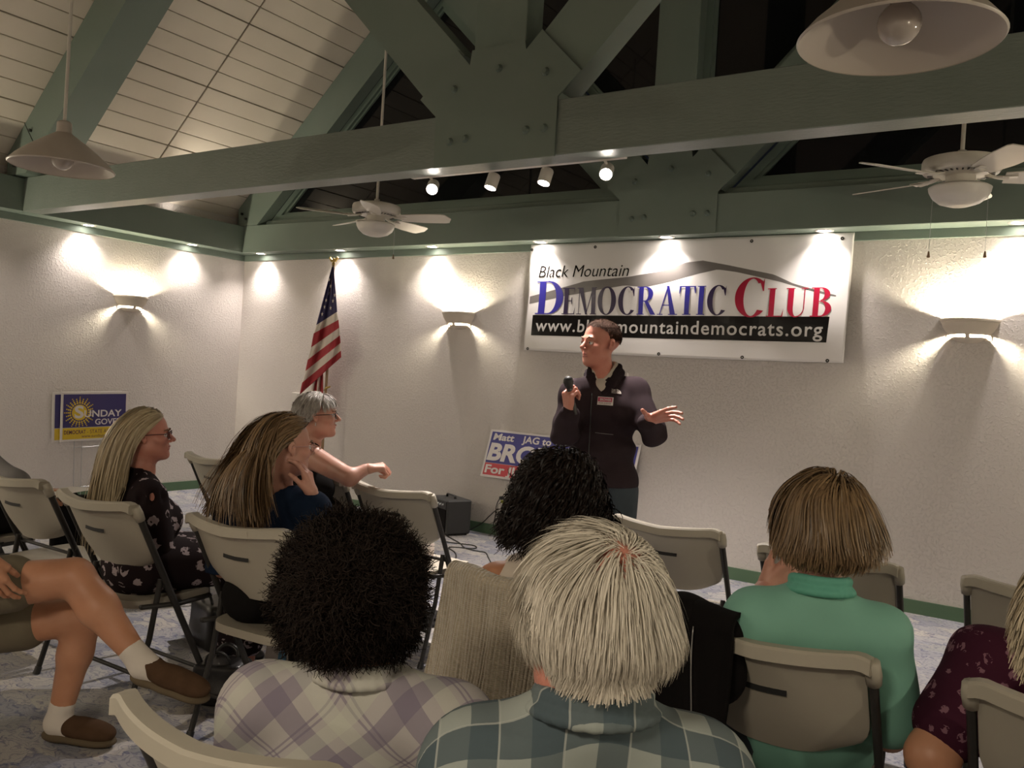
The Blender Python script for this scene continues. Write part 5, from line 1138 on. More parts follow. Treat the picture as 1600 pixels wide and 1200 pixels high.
def hair(g, c, R, s, region, N_, length, seg, comb, m, stiff=0.85, grav=0.25, lift=0.25, jit=0.2, width=0.0022, curl=0.0, cfreq=40.0, cap=0.004, shell=0.006, colliders=(), wave=0.0, lenvar=0.8, name='hair', part_line=None, tipw=0.35, flow=None, seed=1, clump=0.0, capm=None):
    """locks rooted on the scalp, combed, falling under gravity and kept off head and shoulders"""
    rg = np.random.default_rng(seed); c = A_(c, float)
    EC = A_((0, -0.015, 0.036))*s; ER = A_((0.0765, 0.097, 0.082))*s
    d = rg.normal(size=(N_*6, 3)); d /= np.linalg.norm(d, axis=1)[:, None]
    d = d[region(d)][:N_]; n_ = len(d)
    p = EC+d*(ER+0.001)
    nr = d/ER; nr /= np.linalg.norm(nr, axis=1)[:, None]
    cb = comb(d, nr) if callable(comb) else np.tile(A_(comb, float), (n_, 1))
    cb = cb-nr*(cb*nr).sum(1)[:, None]*0.8; cb /= (np.linalg.norm(cb, axis=1)[:, None]+1e-6)
    if clump: jn = noise3(d*1.0, seed*1.7, clump)
    else: jn = rg.normal(size=(n_, 3))
    D = nr*lift+cb+jn*jit*0.6+rg.normal(size=(n_, 3))*jit*0.4; D /= np.linalg.norm(D, axis=1)[:, None]
    Ls = (length(d) if callable(length) else np.full(n_, length))*rg.uniform(lenvar, 1.08, n_); st = Ls/seg
    G = R.T @ A_((0, 0, -1.0)); off = rg.uniform(0.0, 1.0, n_)
    pts = [p.copy()]; sh = shell*s
    loc_col = [(R.T @ (A_(cc, float)-c), rr) for cc, rr in colliders]
    for k in range(seg):
        w1 = rg.normal(size=(n_, 3))*jit*0.10
        if wave: w1 = w1+noise3(p*12, seed, 1.0)*wave
        D = D*stiff+G*grav+w1
        if flow is not None: D = D+flow(p)
        D /= np.linalg.norm(D, axis=1)[:, None]; p = p+D*st[:, None]
        o_ = (sh*(0.25+off))[:, None]
        for ec, er in [(EC, ER)]+[(q, A_((r_, r_, r_)) if isinstance(r_, float) else A_(r_)) for q, r_ in loc_col]:
            v = p-ec; e_ = er+o_; q = np.sqrt(((v/e_)**2).sum(1)); ins = q < 1
            if ins.any():
                v2 = v[ins]/np.maximum(q[ins], 0.2)[:, None]; p[ins] = ec+v2
                nn = v2/(e_[ins] if e_.shape[1] == 3 else e_[ins])**2; nn /= np.linalg.norm(nn, axis=1)[:, None]; dd = D[ins]; D[ins] = dd-nn*np.minimum((dd*nn).sum(1), 0)[:, None]
        pts.append(p.copy())
    Pt = np.stack(pts, 1)                                 # n, seg+1, 3
    if curl:
        ph = rg.uniform(0, 6.28, n_)[:, None]; t = np.arange(seg+1)[None, :]*st[:, None]; fr = cfreq*rg.uniform(0.7, 1.3, n_)[:, None]
        T_ = np.gradient(Pt, axis=1); T_ /= (np.linalg.norm(T_, axis=2)[..., None]+1e-9); ref = A_((0.3, 0.2, 0.93)); a = np.cross(T_, ref); a /= (np.linalg.norm(a, axis=2)[..., None]+1e-9); b_ = np.cross(T_, a)
        am = curl*np.minimum(1, t/(0.02))[..., None]; Pt = Pt+am*(a*np.cos(ph+fr*t)[..., None]+b_*np.sin(ph+fr*t)[..., None])
    T_ = np.gradient(Pt, axis=1); out = Pt-EC; wd = np.cross(T_, out); wd /= (np.linalg.norm(wd, axis=2)[..., None]+1e-9)
    # tilt each lock a little so that the mass does not read as flat
    nn = np.cross(wd, T_); nn /= (np.linalg.norm(nn, axis=2)[..., None]+1e-9); ta = rg.normal(0, 0.35, n_)[:, None, None]; wd = wd*np.cos(ta)+nn*np.sin(ta)
    prof = np.interp(np.linspace(0, 1, seg+1), [0, 0.15, 0.6, 1], [0.6, 1, 0.9, tipw])[None, :, None]*(width*s*rg.uniform(0.6, 1.3, n_))[:, None, None]
    A1 = Pt-wd*prof; B1 = Pt+wd*prof
    V = np.stack([A1, B1], 2).reshape(-1, 3) @ R.T + c - g.base
    base = (np.arange(n_)*(seg+1)*2)[:, None]+(np.arange(seg)*2)[None, :]; base = base.ravel()
    Fq = np.stack([base, base+1, base+3, base+2], 1)
    # scalp cap
    cv, cf = [], []
    if cap is not None:
        nt_, npz = 40, 28; capv = []
        for i in range(npz+1):
            for j in range(nt_):
                th = math.pi*i/npz; phi = 2*math.pi*j/nt_; capv.append((math.sin(th)*math.cos(phi), math.sin(th)*math.sin(phi), math.cos(th)))
        capv = A_(capv); ok = region(capv)
        for i in range(npz):
            for j in range(nt_):
                q = (i*nt_+j, i*nt_+(j+1) % nt_, (i+1)*nt_+(j+1) % nt_, (i+1)*nt_+j)
                if all(ok[x] for x in q): cf.append(q)
        cv = (EC+capv*(ER+cap)) @ R.T+c-g.base
    me = bpy.data.meshes.new(name)
    if len(cf): FF = Fq.tolist()+[tuple(x+len(V) for x in q) for q in cf]; VV = np.concatenate([V, cv])
    else: FF = Fq.tolist(); VV = V
    me.from_pydata(VV.tolist(), [], FF); me.polygons.foreach_set('use_smooth', [True]*len(me.polygons))
    return link(name, me, m, g.o)

def scalp(front=0.62, low=-0.5, side=0.15):
    def f(d):
        x, y, z = d[:, 0], d[:, 1], d[:, 2]
        lim = np.where(y > side, np.interp(y, [side, 0.5, 1.0], [0.0, front*0.75, front]), np.interp(y, [-1, -0.2, side], [low, low, -0.15]))
        return z > lim
    return f
def shoe(g, an, toe, m, ms, s=1.0, up=(0, 0, 1)):
    an, toe, up = A_(an, float), A_(toe, float), nrm(up); d = nrm(toe-an); L_ = np.linalg.norm(toe-an); t = nrm(np.cross(d, up)); n_ = np.cross(t, d)
    R = np.stack([t, d, n_], 1); c = an+d*L_*0.42
    P = [('e', an+n_*0.015, (0.040*s, 0.048*s, 0.045*s), R, 0.0), ('e', c+n_*0.000, (0.046*s, L_*0.40, 0.040*s), R, 0.03), ('e', toe-d*0.05-n_*0.006, (0.044*s, 0.055*s, 0.032*s), R, 0.03), ('c', an+n_*0.05*s, an+n_*0.085*s-d*0.005, 0.034*s, 0.030*s, 0.01, '-')]
    pl = an-n_*0.030*s
    P.append(('b', c-n_*0.085*s, (0.09, 0.25, 0.05), R, 0.0, 0.004, '-'))
    v, f = shape(P, 0.0065); g.part('shoe', [(v, f)], m)
    P = [('e', an-n_*0.035*s, (0.042*s, 0.052*s, 0.022*s), R, 0.0), ('e', c-n_*0.035*s, (0.046*s, L_*0.42, 0.020*s), R, 0.02), ('e', toe-d*0.05-n_*0.034*s, (0.048*s, 0.060*s, 0.018*s), R, 0.02)]
    v, f = shape(P, 0.0065); g.part('sole', [(v, f)], ms)
def hit(o, px, p_y, lift=0.0):
    """where the line of sight meets a mesh; used to seat badges and zips on cloth"""
    bpy.context.view_layer.update(); mi = o.matrix_world.inverted(); a = mi @ Vector(CAM); d = (mi.to_3x3() @ Vector(CF + CR*(px-800)/F_PX - CU*(p_y-600)/F_PX)).normalized()
    ok, loc, nn, _ = o.ray_cast(a, d)
    if not ok: return None
    q = o.matrix_world @ (loc+nn*lift); return A_(tuple(q)), A_(tuple(nn))
Z = A_((0, 0, 1.0))
CRh = nrm((CR[0], CR[1], 0)); CFh = nrm((CF[0], CF[1], 0))
# ---- the speaker
g = Fig((5.78, -2.37), 'man in a dark plum fleece jacket standing and speaking into a microphone', M_skinr)
H = at(938, 537, 4.5); f = nrm((0.22, -0.97, 0)); g.seated(H, f, w_=0.185)
J = g.J; J['N'] = at(944, 590, 4.5); J['shR'] = at(899, 617, 4.47); J['shL'] = at(990, 614, 4.52); J['C'] = at(943, 650, 4.5); J['B'] = at(941, 705, 4.5); J['P'] = at(941, 752, 4.5); J['bulk'] = 1.0
J['elR'] = at(881, 678, 4.40); J['wrR'] = at(890, 645, 4.24); J['elL'] = at(1023, 676, 4.36); J['wrL'] = at(1012, 657, 4.20)
for k, px, kx in (('R', 918, 915), ('L', 966, 962)):
    J['hip'+k] = at(px, 765, 4.5); J['kn'+k] = at(kx, 885, 4.45); J['an'+k] = at(kx-4, 1000, 4.5); J['an'+k][2] = 0.10
R = head_R((-0.42, -0.90, -0.02)); s = 1.06
hp, T = head_prims(H, R, s, full=0.4)
body = g.torso(0, bust=0)+g.neck(0.052, 0.060)+g.arm('R', to=2.0)+g.arm('L', to=2.0)+g.leg('R')+g.leg('L')
hr = hand_prims(J['wrR'], nrm(at(887, 612, 4.22)-J['wrR']), CRh*0.85+CFh*0.5, 1, curl=(1.15, 1.2, 1.2, 1.15), spread=0.02, thumb=0.35, tcurl=0.25, s=1.08)
hl = hand_prims(J['wrL'], CR*0.80+Z*0.30-CF*0.55, -CFh*0.7-Z*0.55+CRh*0.2, -1, curl=(0.12, 0.2, 0.25, 0.3), spread=0.16, thumb=1.25, tcurl=-0.1, s=1.08)
g.begin([shape(body, 0.012), shape(hp+g.neck(0.052, 0.060), 0.0032), shape(hr, 0.0025), shape(hl, 0.0025)])
g.face(T, R, s)
hair(g, H, R, s, lambda d: (d[:, 2] > np.interp(d[:, 1], [-1, -0.3, 0.05, 0.25, 0.6, 1.0], [-0.35, -0.3, -0.25, 0.25, 0.55, 0.70])), 5000, lambda d: np.where(d[:, 2] > 0.6, 0.022, 0.012), 4, lambda d, n: np.stack([d[:, 0]*0.5, d[:, 1]*0+0.5, -0.5+0*d[:, 0]], 1), M_h_man, grav=0.05, lift=0.4, width=0.0012, cap=0.0025, shell=0.002)
# jacket
tj = g.torso(0.034)
for k in 'LR': tj += g.arm(k, 0.020, r=(0.050, 0.044, 0.044, 0.028), to=1.92)
tj += [('e', J['P']+Z*0.02, (0.165, 0.135, 0.10), np.stack([g.J['r'], f, Z], 1), 0.05)]
N0 = J['N']
tj += [('c', N0+Z*0.10+f*0.02, N0+f*0.11-Z*0.02, 0.058, 0.030, 0.01, '-'), ('c', N0+f*0.10, N0+f*0.17-Z*0.085, 0.035, 0.006, 0.01, '-')]
hem = J['P'][2]-0.015
def fold_j(X, Y, Zz):
    return folds(0.0075, 13, 22)(X, Y, Zz)+0.006*np.sin((Zz-X*0.3)*55)*np.exp(-((Zz-J['elR'][2])/0.12)**2)
jk = g.part('fleece_jacket', [shape(tj, 0.0075, fold=fold_j, clip=lambda X, Y, Zz: hem-Zz+0*X)], M_jacket)
cw = nrm(g.J['r'])
def ring_path(c, rx, ry, a0, a1, dz0, dz1, n_=22):
    out = []
    for t in np.linspace(rad(a0), rad(a1), n_):
        k = math.cos(t)*0.5+0.5    # 1 at the front
        out.append(c+cw*rx*math.sin(t)+f*ry*math.cos(t)+Z*(dz0+(dz1-dz0)*k**3))
    return out
pp = ring_path(N0+Z*0.028, 0.074, 0.076, 16, 344, 0.016, -0.085)
ch = [('c', pp[i], pp[i+1], 0.017, 0.017, 0.010) for i in range(len(pp)-1)]+[('c', pp[i]+Z*0.022, pp[i+1]+Z*0.022, 0.013, 0.013, 0.012) for i in range(3, len(pp)-4)]+[('c', pp[i]-Z*0.012+(pp[i]-N0-Z*0.028)*0.2, pp[i+1]-Z*0.012+(pp[i+1]-N0-Z*0.028)*0.2, 0.015, 0.015, 0.012) for i in range(len(pp)-1)]
g.part('fleece_collar', [shape(ch, 0.005, fold=folds(0.002, 30, 50))], M_jacketd)
pp = ring_path(N0+Z*0.040, 0.058, 0.060, 10, 350, 0.020, -0.075)
g.part('shirt_collar', [shape([('c', pp[i], pp[i+1], 0.010, 0.010, 0.01) for i in range(len(pp)-1)]+[('c', pp[i]+Z*0.018, pp[i+1]+Z*0.018, 0.008, 0.008, 0.01) for i in range(len(pp)-1)], 0.0035), shape([('e', N0+f*0.025-Z*0.09, (0.085, 0.075, 0.10), np.stack([cw, f, Z], 1), 0.0)], 0.008)], M_shirtw)
# trousers
tp = [('e', J['P']-Z*0.0, (0.165, 0.130, 0.10), np.stack([cw, f, Z], 1), 0.0)]+g.leg('R', 0.018)+g.leg('L', 0.018)
g.part('jeans', [shape(tp, 0.011, fold=folds(0.004, 16, 30))], M_jeans)
for k in 'LR': a = J['an'+k].copy(); a[2] = 0.075; shoe(g, a, a+f*0.19-Z*0.012, M_bagk, M_blackp)
z_ = [hit(jk, 925-1.2*math.sin(t*2)-5*t, 614+126*t, 0.002) for t in np.linspace(0, 1, 18)]
z_ = [q[0] for q in z_ if q]; b = MB(); b.tube(z_, 0.0032, 5); g.mesh('zip', b, M_blackp, smooth=True)
z_ = [hit(jk, 930+28*t, 676+3*t, 0.0015) for t in np.linspace(0, 1, 7)]; z_ = [q[0] for q in z_ if q]
if len(z_) > 2: b = MB(); b.tube(z_, 0.0018, 5); g.mesh('pocket_seam', b, M_greysh, smooth=True)
def badge(name, px, p_y, w_, h_, items, rot=0.05):
    q = hit(jk, px, p_y, 0.004)
    if q is None: return
    c, nn = q; nn = nrm(nn); yy = nrm(Z-nn*(Z@nn)); xx = np.cross(yy, nn); xx, yy = xx*math.cos(rot)+yy*math.sin(rot), yy*math.cos(rot)-xx*math.sin(rot)
    pl = lambda off: (lambda x, z: tuple(c+xx*x+yy*z+nn*off-g.base))
    first = None
    for (nm, vv, ff, m, off) in items:
        o = flat_sheet(nm, vv, ff, m, g.o if first is None else first, pl(off)); first = first or o
M_tagr = mat('name_tag_red', (0.45, 0.03, 0.10), 0.5)
v0, f0 = polys_flat([R_(-0.040, -0.022, 0.040, 0.022)]); v1, f1 = polys_flat([R_(-0.038, -0.004, 0.034, 0.018)]); v2, f2 = fit_text('BROWER', -0.028, 0.030, 0.000, 0.013, bold=0.03); v3, f3 = fit_text('FOR JUDGE', -0.032, 0.030, -0.016, -0.009)
badge('name_tag', 946, 627, 0, 0, [('name_tag', v0, f0, M_swht, 0.0), ('red_field', v1, f1, M_tagr, 0.0008), ('lettering', [tuple(p) for p in v2], f2, M_swht, 0.0016), ('lettering', [tuple(p) for p in v3], f3, M_sdark, 0.0012)], 0.0)
# white stitched emblem: a quarter dome of three nested bands beside three short lines of words
P = []
for (ro, ri) in ((0.024, 0.018), (0.0155, 0.0105), (0.008, 0.0)): P += arc(0.0, -0.010, ro, ro*0.95, max(ri, 1e-4), max(ri, 1e-4), 0, 90, 10)
P += [R_(0.0, -0.012, 0.025, -0.009)]
v0, f0 = polys_flat([[(x, z) for x, z in q] for q in P]); items = [('emblem', v0, f0, M_swht, 0.0)]
for i, wd_ in enumerate(('THE', 'NORTH', 'FACE')):
    v1, f1 = fit_text(wd_, -0.026, -0.004, 0.004-0.0085*i, 0.0105-0.0085*i, bold=0.02); items.append(('lettering', [tuple(p) for p in v1], f1, M_swht, 0.0))
badge('emblem', 963, 612, 0, 0, items, -0.05)
# microphone, held: a thing of its own
m0, m1 = at(899, 648, 4.215), at(888, 596, 4.23); ax = nrm(m1-m0); hd = m1
e = empty('microphone', tuple(m0), "black handheld microphone in the speaker's raised hand", 'microphone')
b = MB(); b.tube([(0, 0, 0), tuple(ax*0.02), tuple((hd-m0)*0.78)], [0.009, 0.012, 0.016], 14); b.build('handle', M_blackp, e, smooth=True, sharp=50)
v, fc = shape([('e', hd-m0, (0.025, 0.025, 0.027), None, 0.0), ('c', (hd-m0)*0.78, (hd-m0)*0.9, 0.016, 0.022, 0.004)], 0.003); solid('mesh_head', [(v, fc)], M_slot, e)

# ---- generic helpers for the seated audience
def weave(g, o, R_c=0.13, drop=0.10):
    """lay the cloth's warp and weft over the back and shoulders: one coordinate across, one up the back and over"""
    J = g.J; c = A_((*((J['shL']+J['shR'])/2)[:2], J['shL'][2]-drop+0.04))-J['f']*0.0; me = o.data
    v = np.empty(len(me.vertices)*3); me.vertices.foreach_get('co', v); v = v.reshape(-1, 3)+g.base-c
    x = v @ J['r']; yb = -(v @ J['f']); z = v[:, 2]
    th = np.arctan2(np.maximum(z, 0), yb); V = np.where(z < 0, z, R_c*th)
    a = me.attributes.new('weave', 'FLOAT_VECTOR', 'POINT'); out = np.stack([x, V, 0*x], 1).astype(np.float32); a.data.foreach_set('vector', out.ravel())
def short_sleeves(g, to, inf=0.014, **kw):
    P = []
    for k in 'LR': P += g.arm(k, inf, to=to, **kw)
    return P
def collar(g, m, z0=0.03, r=0.062, open_=30, thick=0.011, h=0.022, nm='collar'):
    J = g.J; f, r_ = J['f'], J['r']; c = J['N']+Z*z0; P = []
    ts = np.linspace(rad(open_), rad(360-open_), 22); q = [c+r_*r*math.sin(t)+f*r*math.cos(t)-Z*0.035*(math.cos(t)*0.5+0.5)**2 for t in ts]
    for i in range(len(q)-1): P += [('c', q[i], q[i+1], thick, thick, 0.008), ('c', q[i]+Z*h+0*f, q[i+1]+Z*h, thick*0.8, thick*0.8, 0.01), ('c', q[i]+(q[i]-c)*0.16-Z*0.004, q[i+1]+(q[i+1]-c)*0.16-Z*0.004, thick*0.8, thick*0.8, 0.008)]
    return g.part(nm, [shape(P, 0.005)], m)
def lap(g, m, nm='trousers', inf=0.014, foot=True, skirt=False, to=1.93):
    J = g.J; P = [('e', J['P'], (0.175*J['bulk'], 0.135*J['bulk'], 0.10), np.stack([J['r'], J['f'], Z], 1), 0.0)]+g.leg('R', inf, to=to)+g.leg('L', inf, to=to)
    if skirt: P += [('c', J['hipL']*0.5+J['hipR']*0.5, J['knL']*0.5+J['knR']*0.5, 0.10, 0.08, 0.08), ('c', J['knL']*0.5+J['knR']*0.5, J['anL']*0.5+J['anR']*0.5+Z*0.08, 0.09, 0.10, 0.08)]
    g.part(nm, [shape(P, 0.015, fold=folds(0.005, 14, 26))], m)
    if foot:
        for k in 'LR': a = J['an'+k].copy(); a[2] = 0.07; shoe(g, a, a+J['f']*0.17-Z*0.012, M_bagk, M_blackp)

# ---- blonde woman in floral black
g = Fig((4.66, -4.22), 'woman with very long ash-blonde hair, dark red glasses and a black floral cold-shoulder dress', M_skinr)
H = at(232, 680, 3.7); g.seated(H, nrm((0.35, 0.94, 0)), seat=(4.68, -4.20), w_=0.165, bulk=1.0)
R = head_R(CRh*0.97+CFh*0.22+Z*0.06); s = 0.92; hp, T = head_prims(H, R, s, fem=True, full=0.9)
J = g.J
J['elR'] = J['shR']-Z*0.25+J['f']*0.05+J['r']*0.05; J['wrR'] = J['elR']+J['f']*0.23-Z*0.01-J['r']*0.05
hr = hand_prims(J['wrR'], J['f'], -Z, -1, curl=0.35, s=0.92); hl = hand_prims(J['wrL'], J['f'], -Z, 1, curl=0.35, s=0.92)
g.begin([shape(g.torso()+g.neck(0.05, 0.056)+g.arm('R', to=2.0)+g.arm('L', to=2.0)+g.leg('R')+g.leg('L'), 0.0115), shape(hp+g.neck(0.05, 0.056), 0.0032), shape(hr, 0.003), shape(hl, 0.003)])
g.face(T, R, s); g.glasses(T, s, M_glassf)
col = [(J['shL'], 0.085), (J['shR'], 0.085), (J['C'], (0.15, 0.13, 0.17)), (J['N'], 0.062)]
hair(g, H, R, s, scalp(0.60, -0.5, 0.12), 5200, lambda d: 0.50+0*d[:, 0], 12, lambda d, n: np.stack([np.sign(d[:, 0])*0.35, -0.75+0*d[:, 0], -0.35+0*d[:, 0]], 1), M_h_blonde, stiff=0.80, grav=0.30, lift=0.15, jit=0.20, width=0.0032, shell=0.018, colliders=col, wave=0.02, clump=6.0, seed=3, flow=lambda p: A_((0, -0.30, 0))*np.clip(p[:, 1:2]*25+0.2, 0, 1)*(p[:, 2:3] > -0.10))
tp = g.torso(0.022, bust=1)+short_sleeves(g, 1.95, 0.016)
tp += [('c', J['N']+Z*0.12, J['N']-Z*0.0+J['f']*0.05, 0.075, 0.075, 0.01, '-')]
for q in range(3):
    c_ = J['shR']+J['r']*0.075+J['f']*(-0.045+0.045*q)+Z*0.018; tp.append(('e', c_, (0.034, 0.018, 0.034), np.stack([J['r'], J['f'], Z], 1), 0.004, '-'))
g.part('floral_top', [shape(tp, 0.0115, fold=folds(0.004, 16, 30))], M_floral)
lap(g, M_floral, 'skirt', 0.02, foot=False, skirt=True, to=1.8)
for k in 'LR': a = J['an'+k].copy(); a[2] = 0.06; shoe(g, a, a+J['f']*0.16-Z*0.01, M_bagk, M_blackp)

# ---- brown-haired woman in navy
g = Fig((5.50, -4.18), 'woman with long light brown hair and pink glasses, hand at her chin, navy top', M_skin)
H = at(449, 697, 3.25); fb = nrm((-0.30, 0.95, 0)); g.seated(H, fb, seat=(5.46, -4.16), w_=0.175)
J = g.J; J['N'] = at(432, 765, 3.27); J['shL'] = at(366, 803, 3.30); J['shR'] = at(487, 798, 3.22); J['C'] = at(425, 850, 3.30); J['B'] = at(422, 905, 3.33); J['P'] = at(420, 950, 3.36)
J['elR'] = at(497, 868, 3.18); J['wrR'] = at(487, 772, 3.20); J['elL'] = at(348, 885, 3.32); J['wrL'] = J['elL']+fb*0.2
R = head_R(CRh*0.82+CFh*0.58-Z*0.03); s = 0.93; hp, T = head_prims(H, R, s, fem=True)
hr = hand_prims(J['wrR'], Z*0.9-CRh*0.25, -CRh*0.9+CFh*0.1, 1, curl=(0.35, 0.5, 0.6, 0.7), spread=0.10, thumb=0.5, s=0.92)
g.begin([shape(g.torso()+g.neck(0.048, 0.052)+g.arm('R', to=2.0)+g.arm('L', to=2.0)+g.leg('R')+g.leg('L'), 0.0115), shape(hp+g.neck(0.048, 0.052), 0.0032), shape(hr, 0.0026)])
g.face(T, R, s); g.glasses(T, s, M_glassp)
col = [(J['shL'], 0.080), (J['shR'], 0.080), (J['C'], (0.15, 0.12, 0.17)), (J['N'], 0.060)]
hair(g, H, R, s, scalp(0.62, -0.5, 0.14), 5200, lambda d: 0.40+0.06*d[:, 1], 12, lambda d, n: np.stack([np.sign(d[:, 0]+0.03)*0.65, -0.75+0*d[:, 0], -0.2+0*d[:, 0]], 1), M_h_brown, stiff=0.86, grav=0.22, lift=0.12, jit=0.22, width=0.0026, shell=0.022, flow=lambda p: A_((0, -0.60, 0))*np.clip(p[:, 1:2]*25+0.9, 0, 1)*(p[:, 2:3] > -0.10)+A_((1, 0, 0))*p*1.3*(p[:, 2:3] < -0.08), colliders=col, wave=0.015, clump=5.0, seed=5)
tp = g.torso(0.020, bust=1)+short_sleeves(g, 1.55, 0.018)+[('c', J['N']+Z*0.10, J['N']+Z*0.0, 0.085, 0.070, 0.01, '-')]
g.part('navy_top', [shape(tp, 0.0115, fold=folds(0.006, 16, 28, 2.0), clip=lambda X, Y, Zz: 0.60-Zz+0*X)], M_navy)
lap(g, M_black, 'trousers')

# ---- grey-haired woman reaching
g = Fig((4.60, -3.05), 'woman with short silver hair and dark glasses in a black sleeveless dress, fist held out', M_skin)
H = at(497, 649, 4.4); fb = nrm((0.45, 0.89, 0)); g.seated(H, fb, seat=(4.60, -3.0), w_=0.165)
J = g.J; J['N'] = at(483, 694, 4.42); J['shR'] = at(487, 714, 4.28); J['shL'] = at(455, 722, 4.55); J['C'] = at(470, 760, 4.42); J['elR'] = at(546, 746, 4.15); J['wrR'] = at(572, 733, 4.20)
R = head_R(CRh*0.98+CFh*0.16+Z*0.05); s = 0.96; hp, T = head_prims(H, R, s, fem=True, full=0.8)
hr = hand_prims(J['wrR'], CRh*0.85+CFh*0.3+Z*0.15, -Z*0.9+CFh*0.2, 1, curl=(0.9, 1.1, 1.15, 1.2), thumb=0.5, s=1.0)
g.begin([shape(g.torso()+g.neck(0.050, 0.056)+g.arm('R', to=2.0, r=(0.060, 0.044, 0.040, 0.028))+g.arm('L', to=2.0)+g.leg('R')+g.leg('L'), 0.0125), shape(hp+g.neck(0.050, 0.056), 0.0034), shape(hr, 0.0028)])
g.face(T, R, s); g.glasses(T, s, M_glassk)
hair(g, H, R, s, scalp(0.62, -0.55, 0.18), 5200, lambda d: np.where(d[:, 2] > 0.3, 0.060, 0.030), 6, lambda d, n: np.stack([d[:, 0]*0.6, -0.3+0.8*(d[:, 1] > 0.35), -0.5+0.0*d[:, 0]], 1), M_h_grey, stiff=0.85, grav=0.18, lift=0.45, jit=0.3, width=0.0020, shell=0.010, clump=7.0, seed=7)
tp = g.torso(0.016, bust=1)+[('c', J['N']+Z*0.14, J['N']+Z*0.0+J['f']*0.02, 0.085, 0.080, 0.01, '-')]
for k in 'LR': tp += [('c', J['sh'+k]+(J['sh'+k]-J['N'])*0.25+Z*0.10, J['sh'+k]+(J['sh'+k]-J['N'])*0.35-Z*0.06, 0.075, 0.062, 0.01, '-')]
g.part('black_tank_dress', [shape(tp, 0.009, fold=folds(0.003, 16, 28, 2.0))], M_black)
lap(g, M_dots, 'dotted_skirt', 0.02, skirt=True, to=1.7)
b = MB(); b.tube([T((0.083, -0.008, -0.034)), T((0.084, -0.008, -0.050))], 0.0025, 6); g.mesh('earring', b, M_metal)

# ---- dark curly-haired woman in cream
g = Fig((6.68, -4.20), 'woman with dark shoulder-length curls in a cream sleeveless top, seen from behind', M_skint)
H = at(872, 778, 2.45); g.seated(H, CFh, seat=(6.66, -4.10), w_=0.16)
J = g.J; R = head_R(CFh+CRh*0.1); s = 0.94; hp, T = head_prims(H, R, s, fem=True)
g.begin([shape(g.torso()+g.neck(0.048, 0.052)+g.arm('R', to=2.0)+g.arm('L', to=2.0)+g.leg('R')+g.leg('L'), 0.0125), shape(hp+g.neck(0.048, 0.052), 0.006)])
g.face(T, R, s)
hair(g, H, R, s, scalp(0.60, -0.6, 0.25), 6500, lambda d: 0.155-0.03*d[:, 2], 13, lambda d, n: np.stack([d[:, 0], d[:, 1]*0.6, -0.1+0*d[:, 0]], 1), M_h_dark, stiff=0.80, grav=0.20, lift=0.75, jit=0.35, width=0.0026, shell=0.030, curl=0.010, cfreq=95, cap=0.012, seed=9)
tp = g.torso(0.016, bust=1)+[('c', J['N']+Z*0.12, J['N']+Z*0.0, 0.080, 0.072, 0.01, '-')]
for k in 'LR': tp += [('c', J['sh'+k]+(J['sh'+k]-J['N'])*0.30+Z*0.10, J['sh'+k]+(J['sh'+k]-J['N'])*0.42-Z*0.06, 0.075, 0.062, 0.01, '-')]
g.part('sleeveless_top', [shape(tp, 0.009, fold=folds(0.003, 16, 28, 2.0))], M_cream)
lap(g, M_black, 'trousers')

# ---- curly dark-haired person in lilac plaid
g = Fig((6.86, -5.28), 'person with a round mop of dark frizzy curls in a pale lilac plaid shirt', M_skint)
H = at(552, 953, 1.52); g.seated(H, nrm((-0.45, 0.9, 0)), seat=(6.86, -5.24), w_=0.165)
J = g.J; J['N'] = at(560, 1048, 1.50)-Z*0.01; J['shL'] = at(405, 1100, 1.50); J['shR'] = at(640, 1105, 1.50)
J['shL'] = J['N']-J['r']*0.168-Z*0.075; J['shR'] = J['N']+J['r']*0.168-Z*0.075
R = head_R(nrm((-0.5, 0.85, 0))); s = 1.0; hp, T = head_prims(H-Z*0.005, R, s)
g.begin([shape(g.torso()+g.neck(0.056, 0.060)+g.arm('R', to=2.0)+g.arm('L', to=2.0)+g.leg('R')+g.leg('L'), 0.0125), shape(hp+g.neck(0.056, 0.060), 0.006)])
g.face(T, R, s)
def rg_all(d): return (d[:, 2] > np.where(d[:, 1] > 0.3, 0.35, -0.75))
hair(g, H, R, s, rg_all, 15000, lambda d: 0.052*(1+0.22*noise3(d*1.0, 3.0, 2.6)[:, 0]), 8, lambda d, n: n, M_h_curly, stiff=0.9, grav=0.05, lift=1.0, jit=0.55, width=0.0011, shell=0.02, curl=0.0075, cfreq=170, cap=0.022, seed=11, tipw=0.5)
tp = g.torso(0.026)+short_sleeves(g, 1.6, 0.022)+[('c', J['N']+Z*0.14, J['N']+Z*0.05, 0.070, 0.066, 0.01, '-')]
weave(g, g.part('plaid_shirt', [shape(tp, 0.0115, fold=folds(0.0045, 12, 22, 1.0))], M_plaid1))
weave(g, collar(g, M_plaid1, z0=0.012, r=0.064, h=0.017, thick=0.009, nm='shirt_collar'))
lap(g, M_jeans, 'jeans')

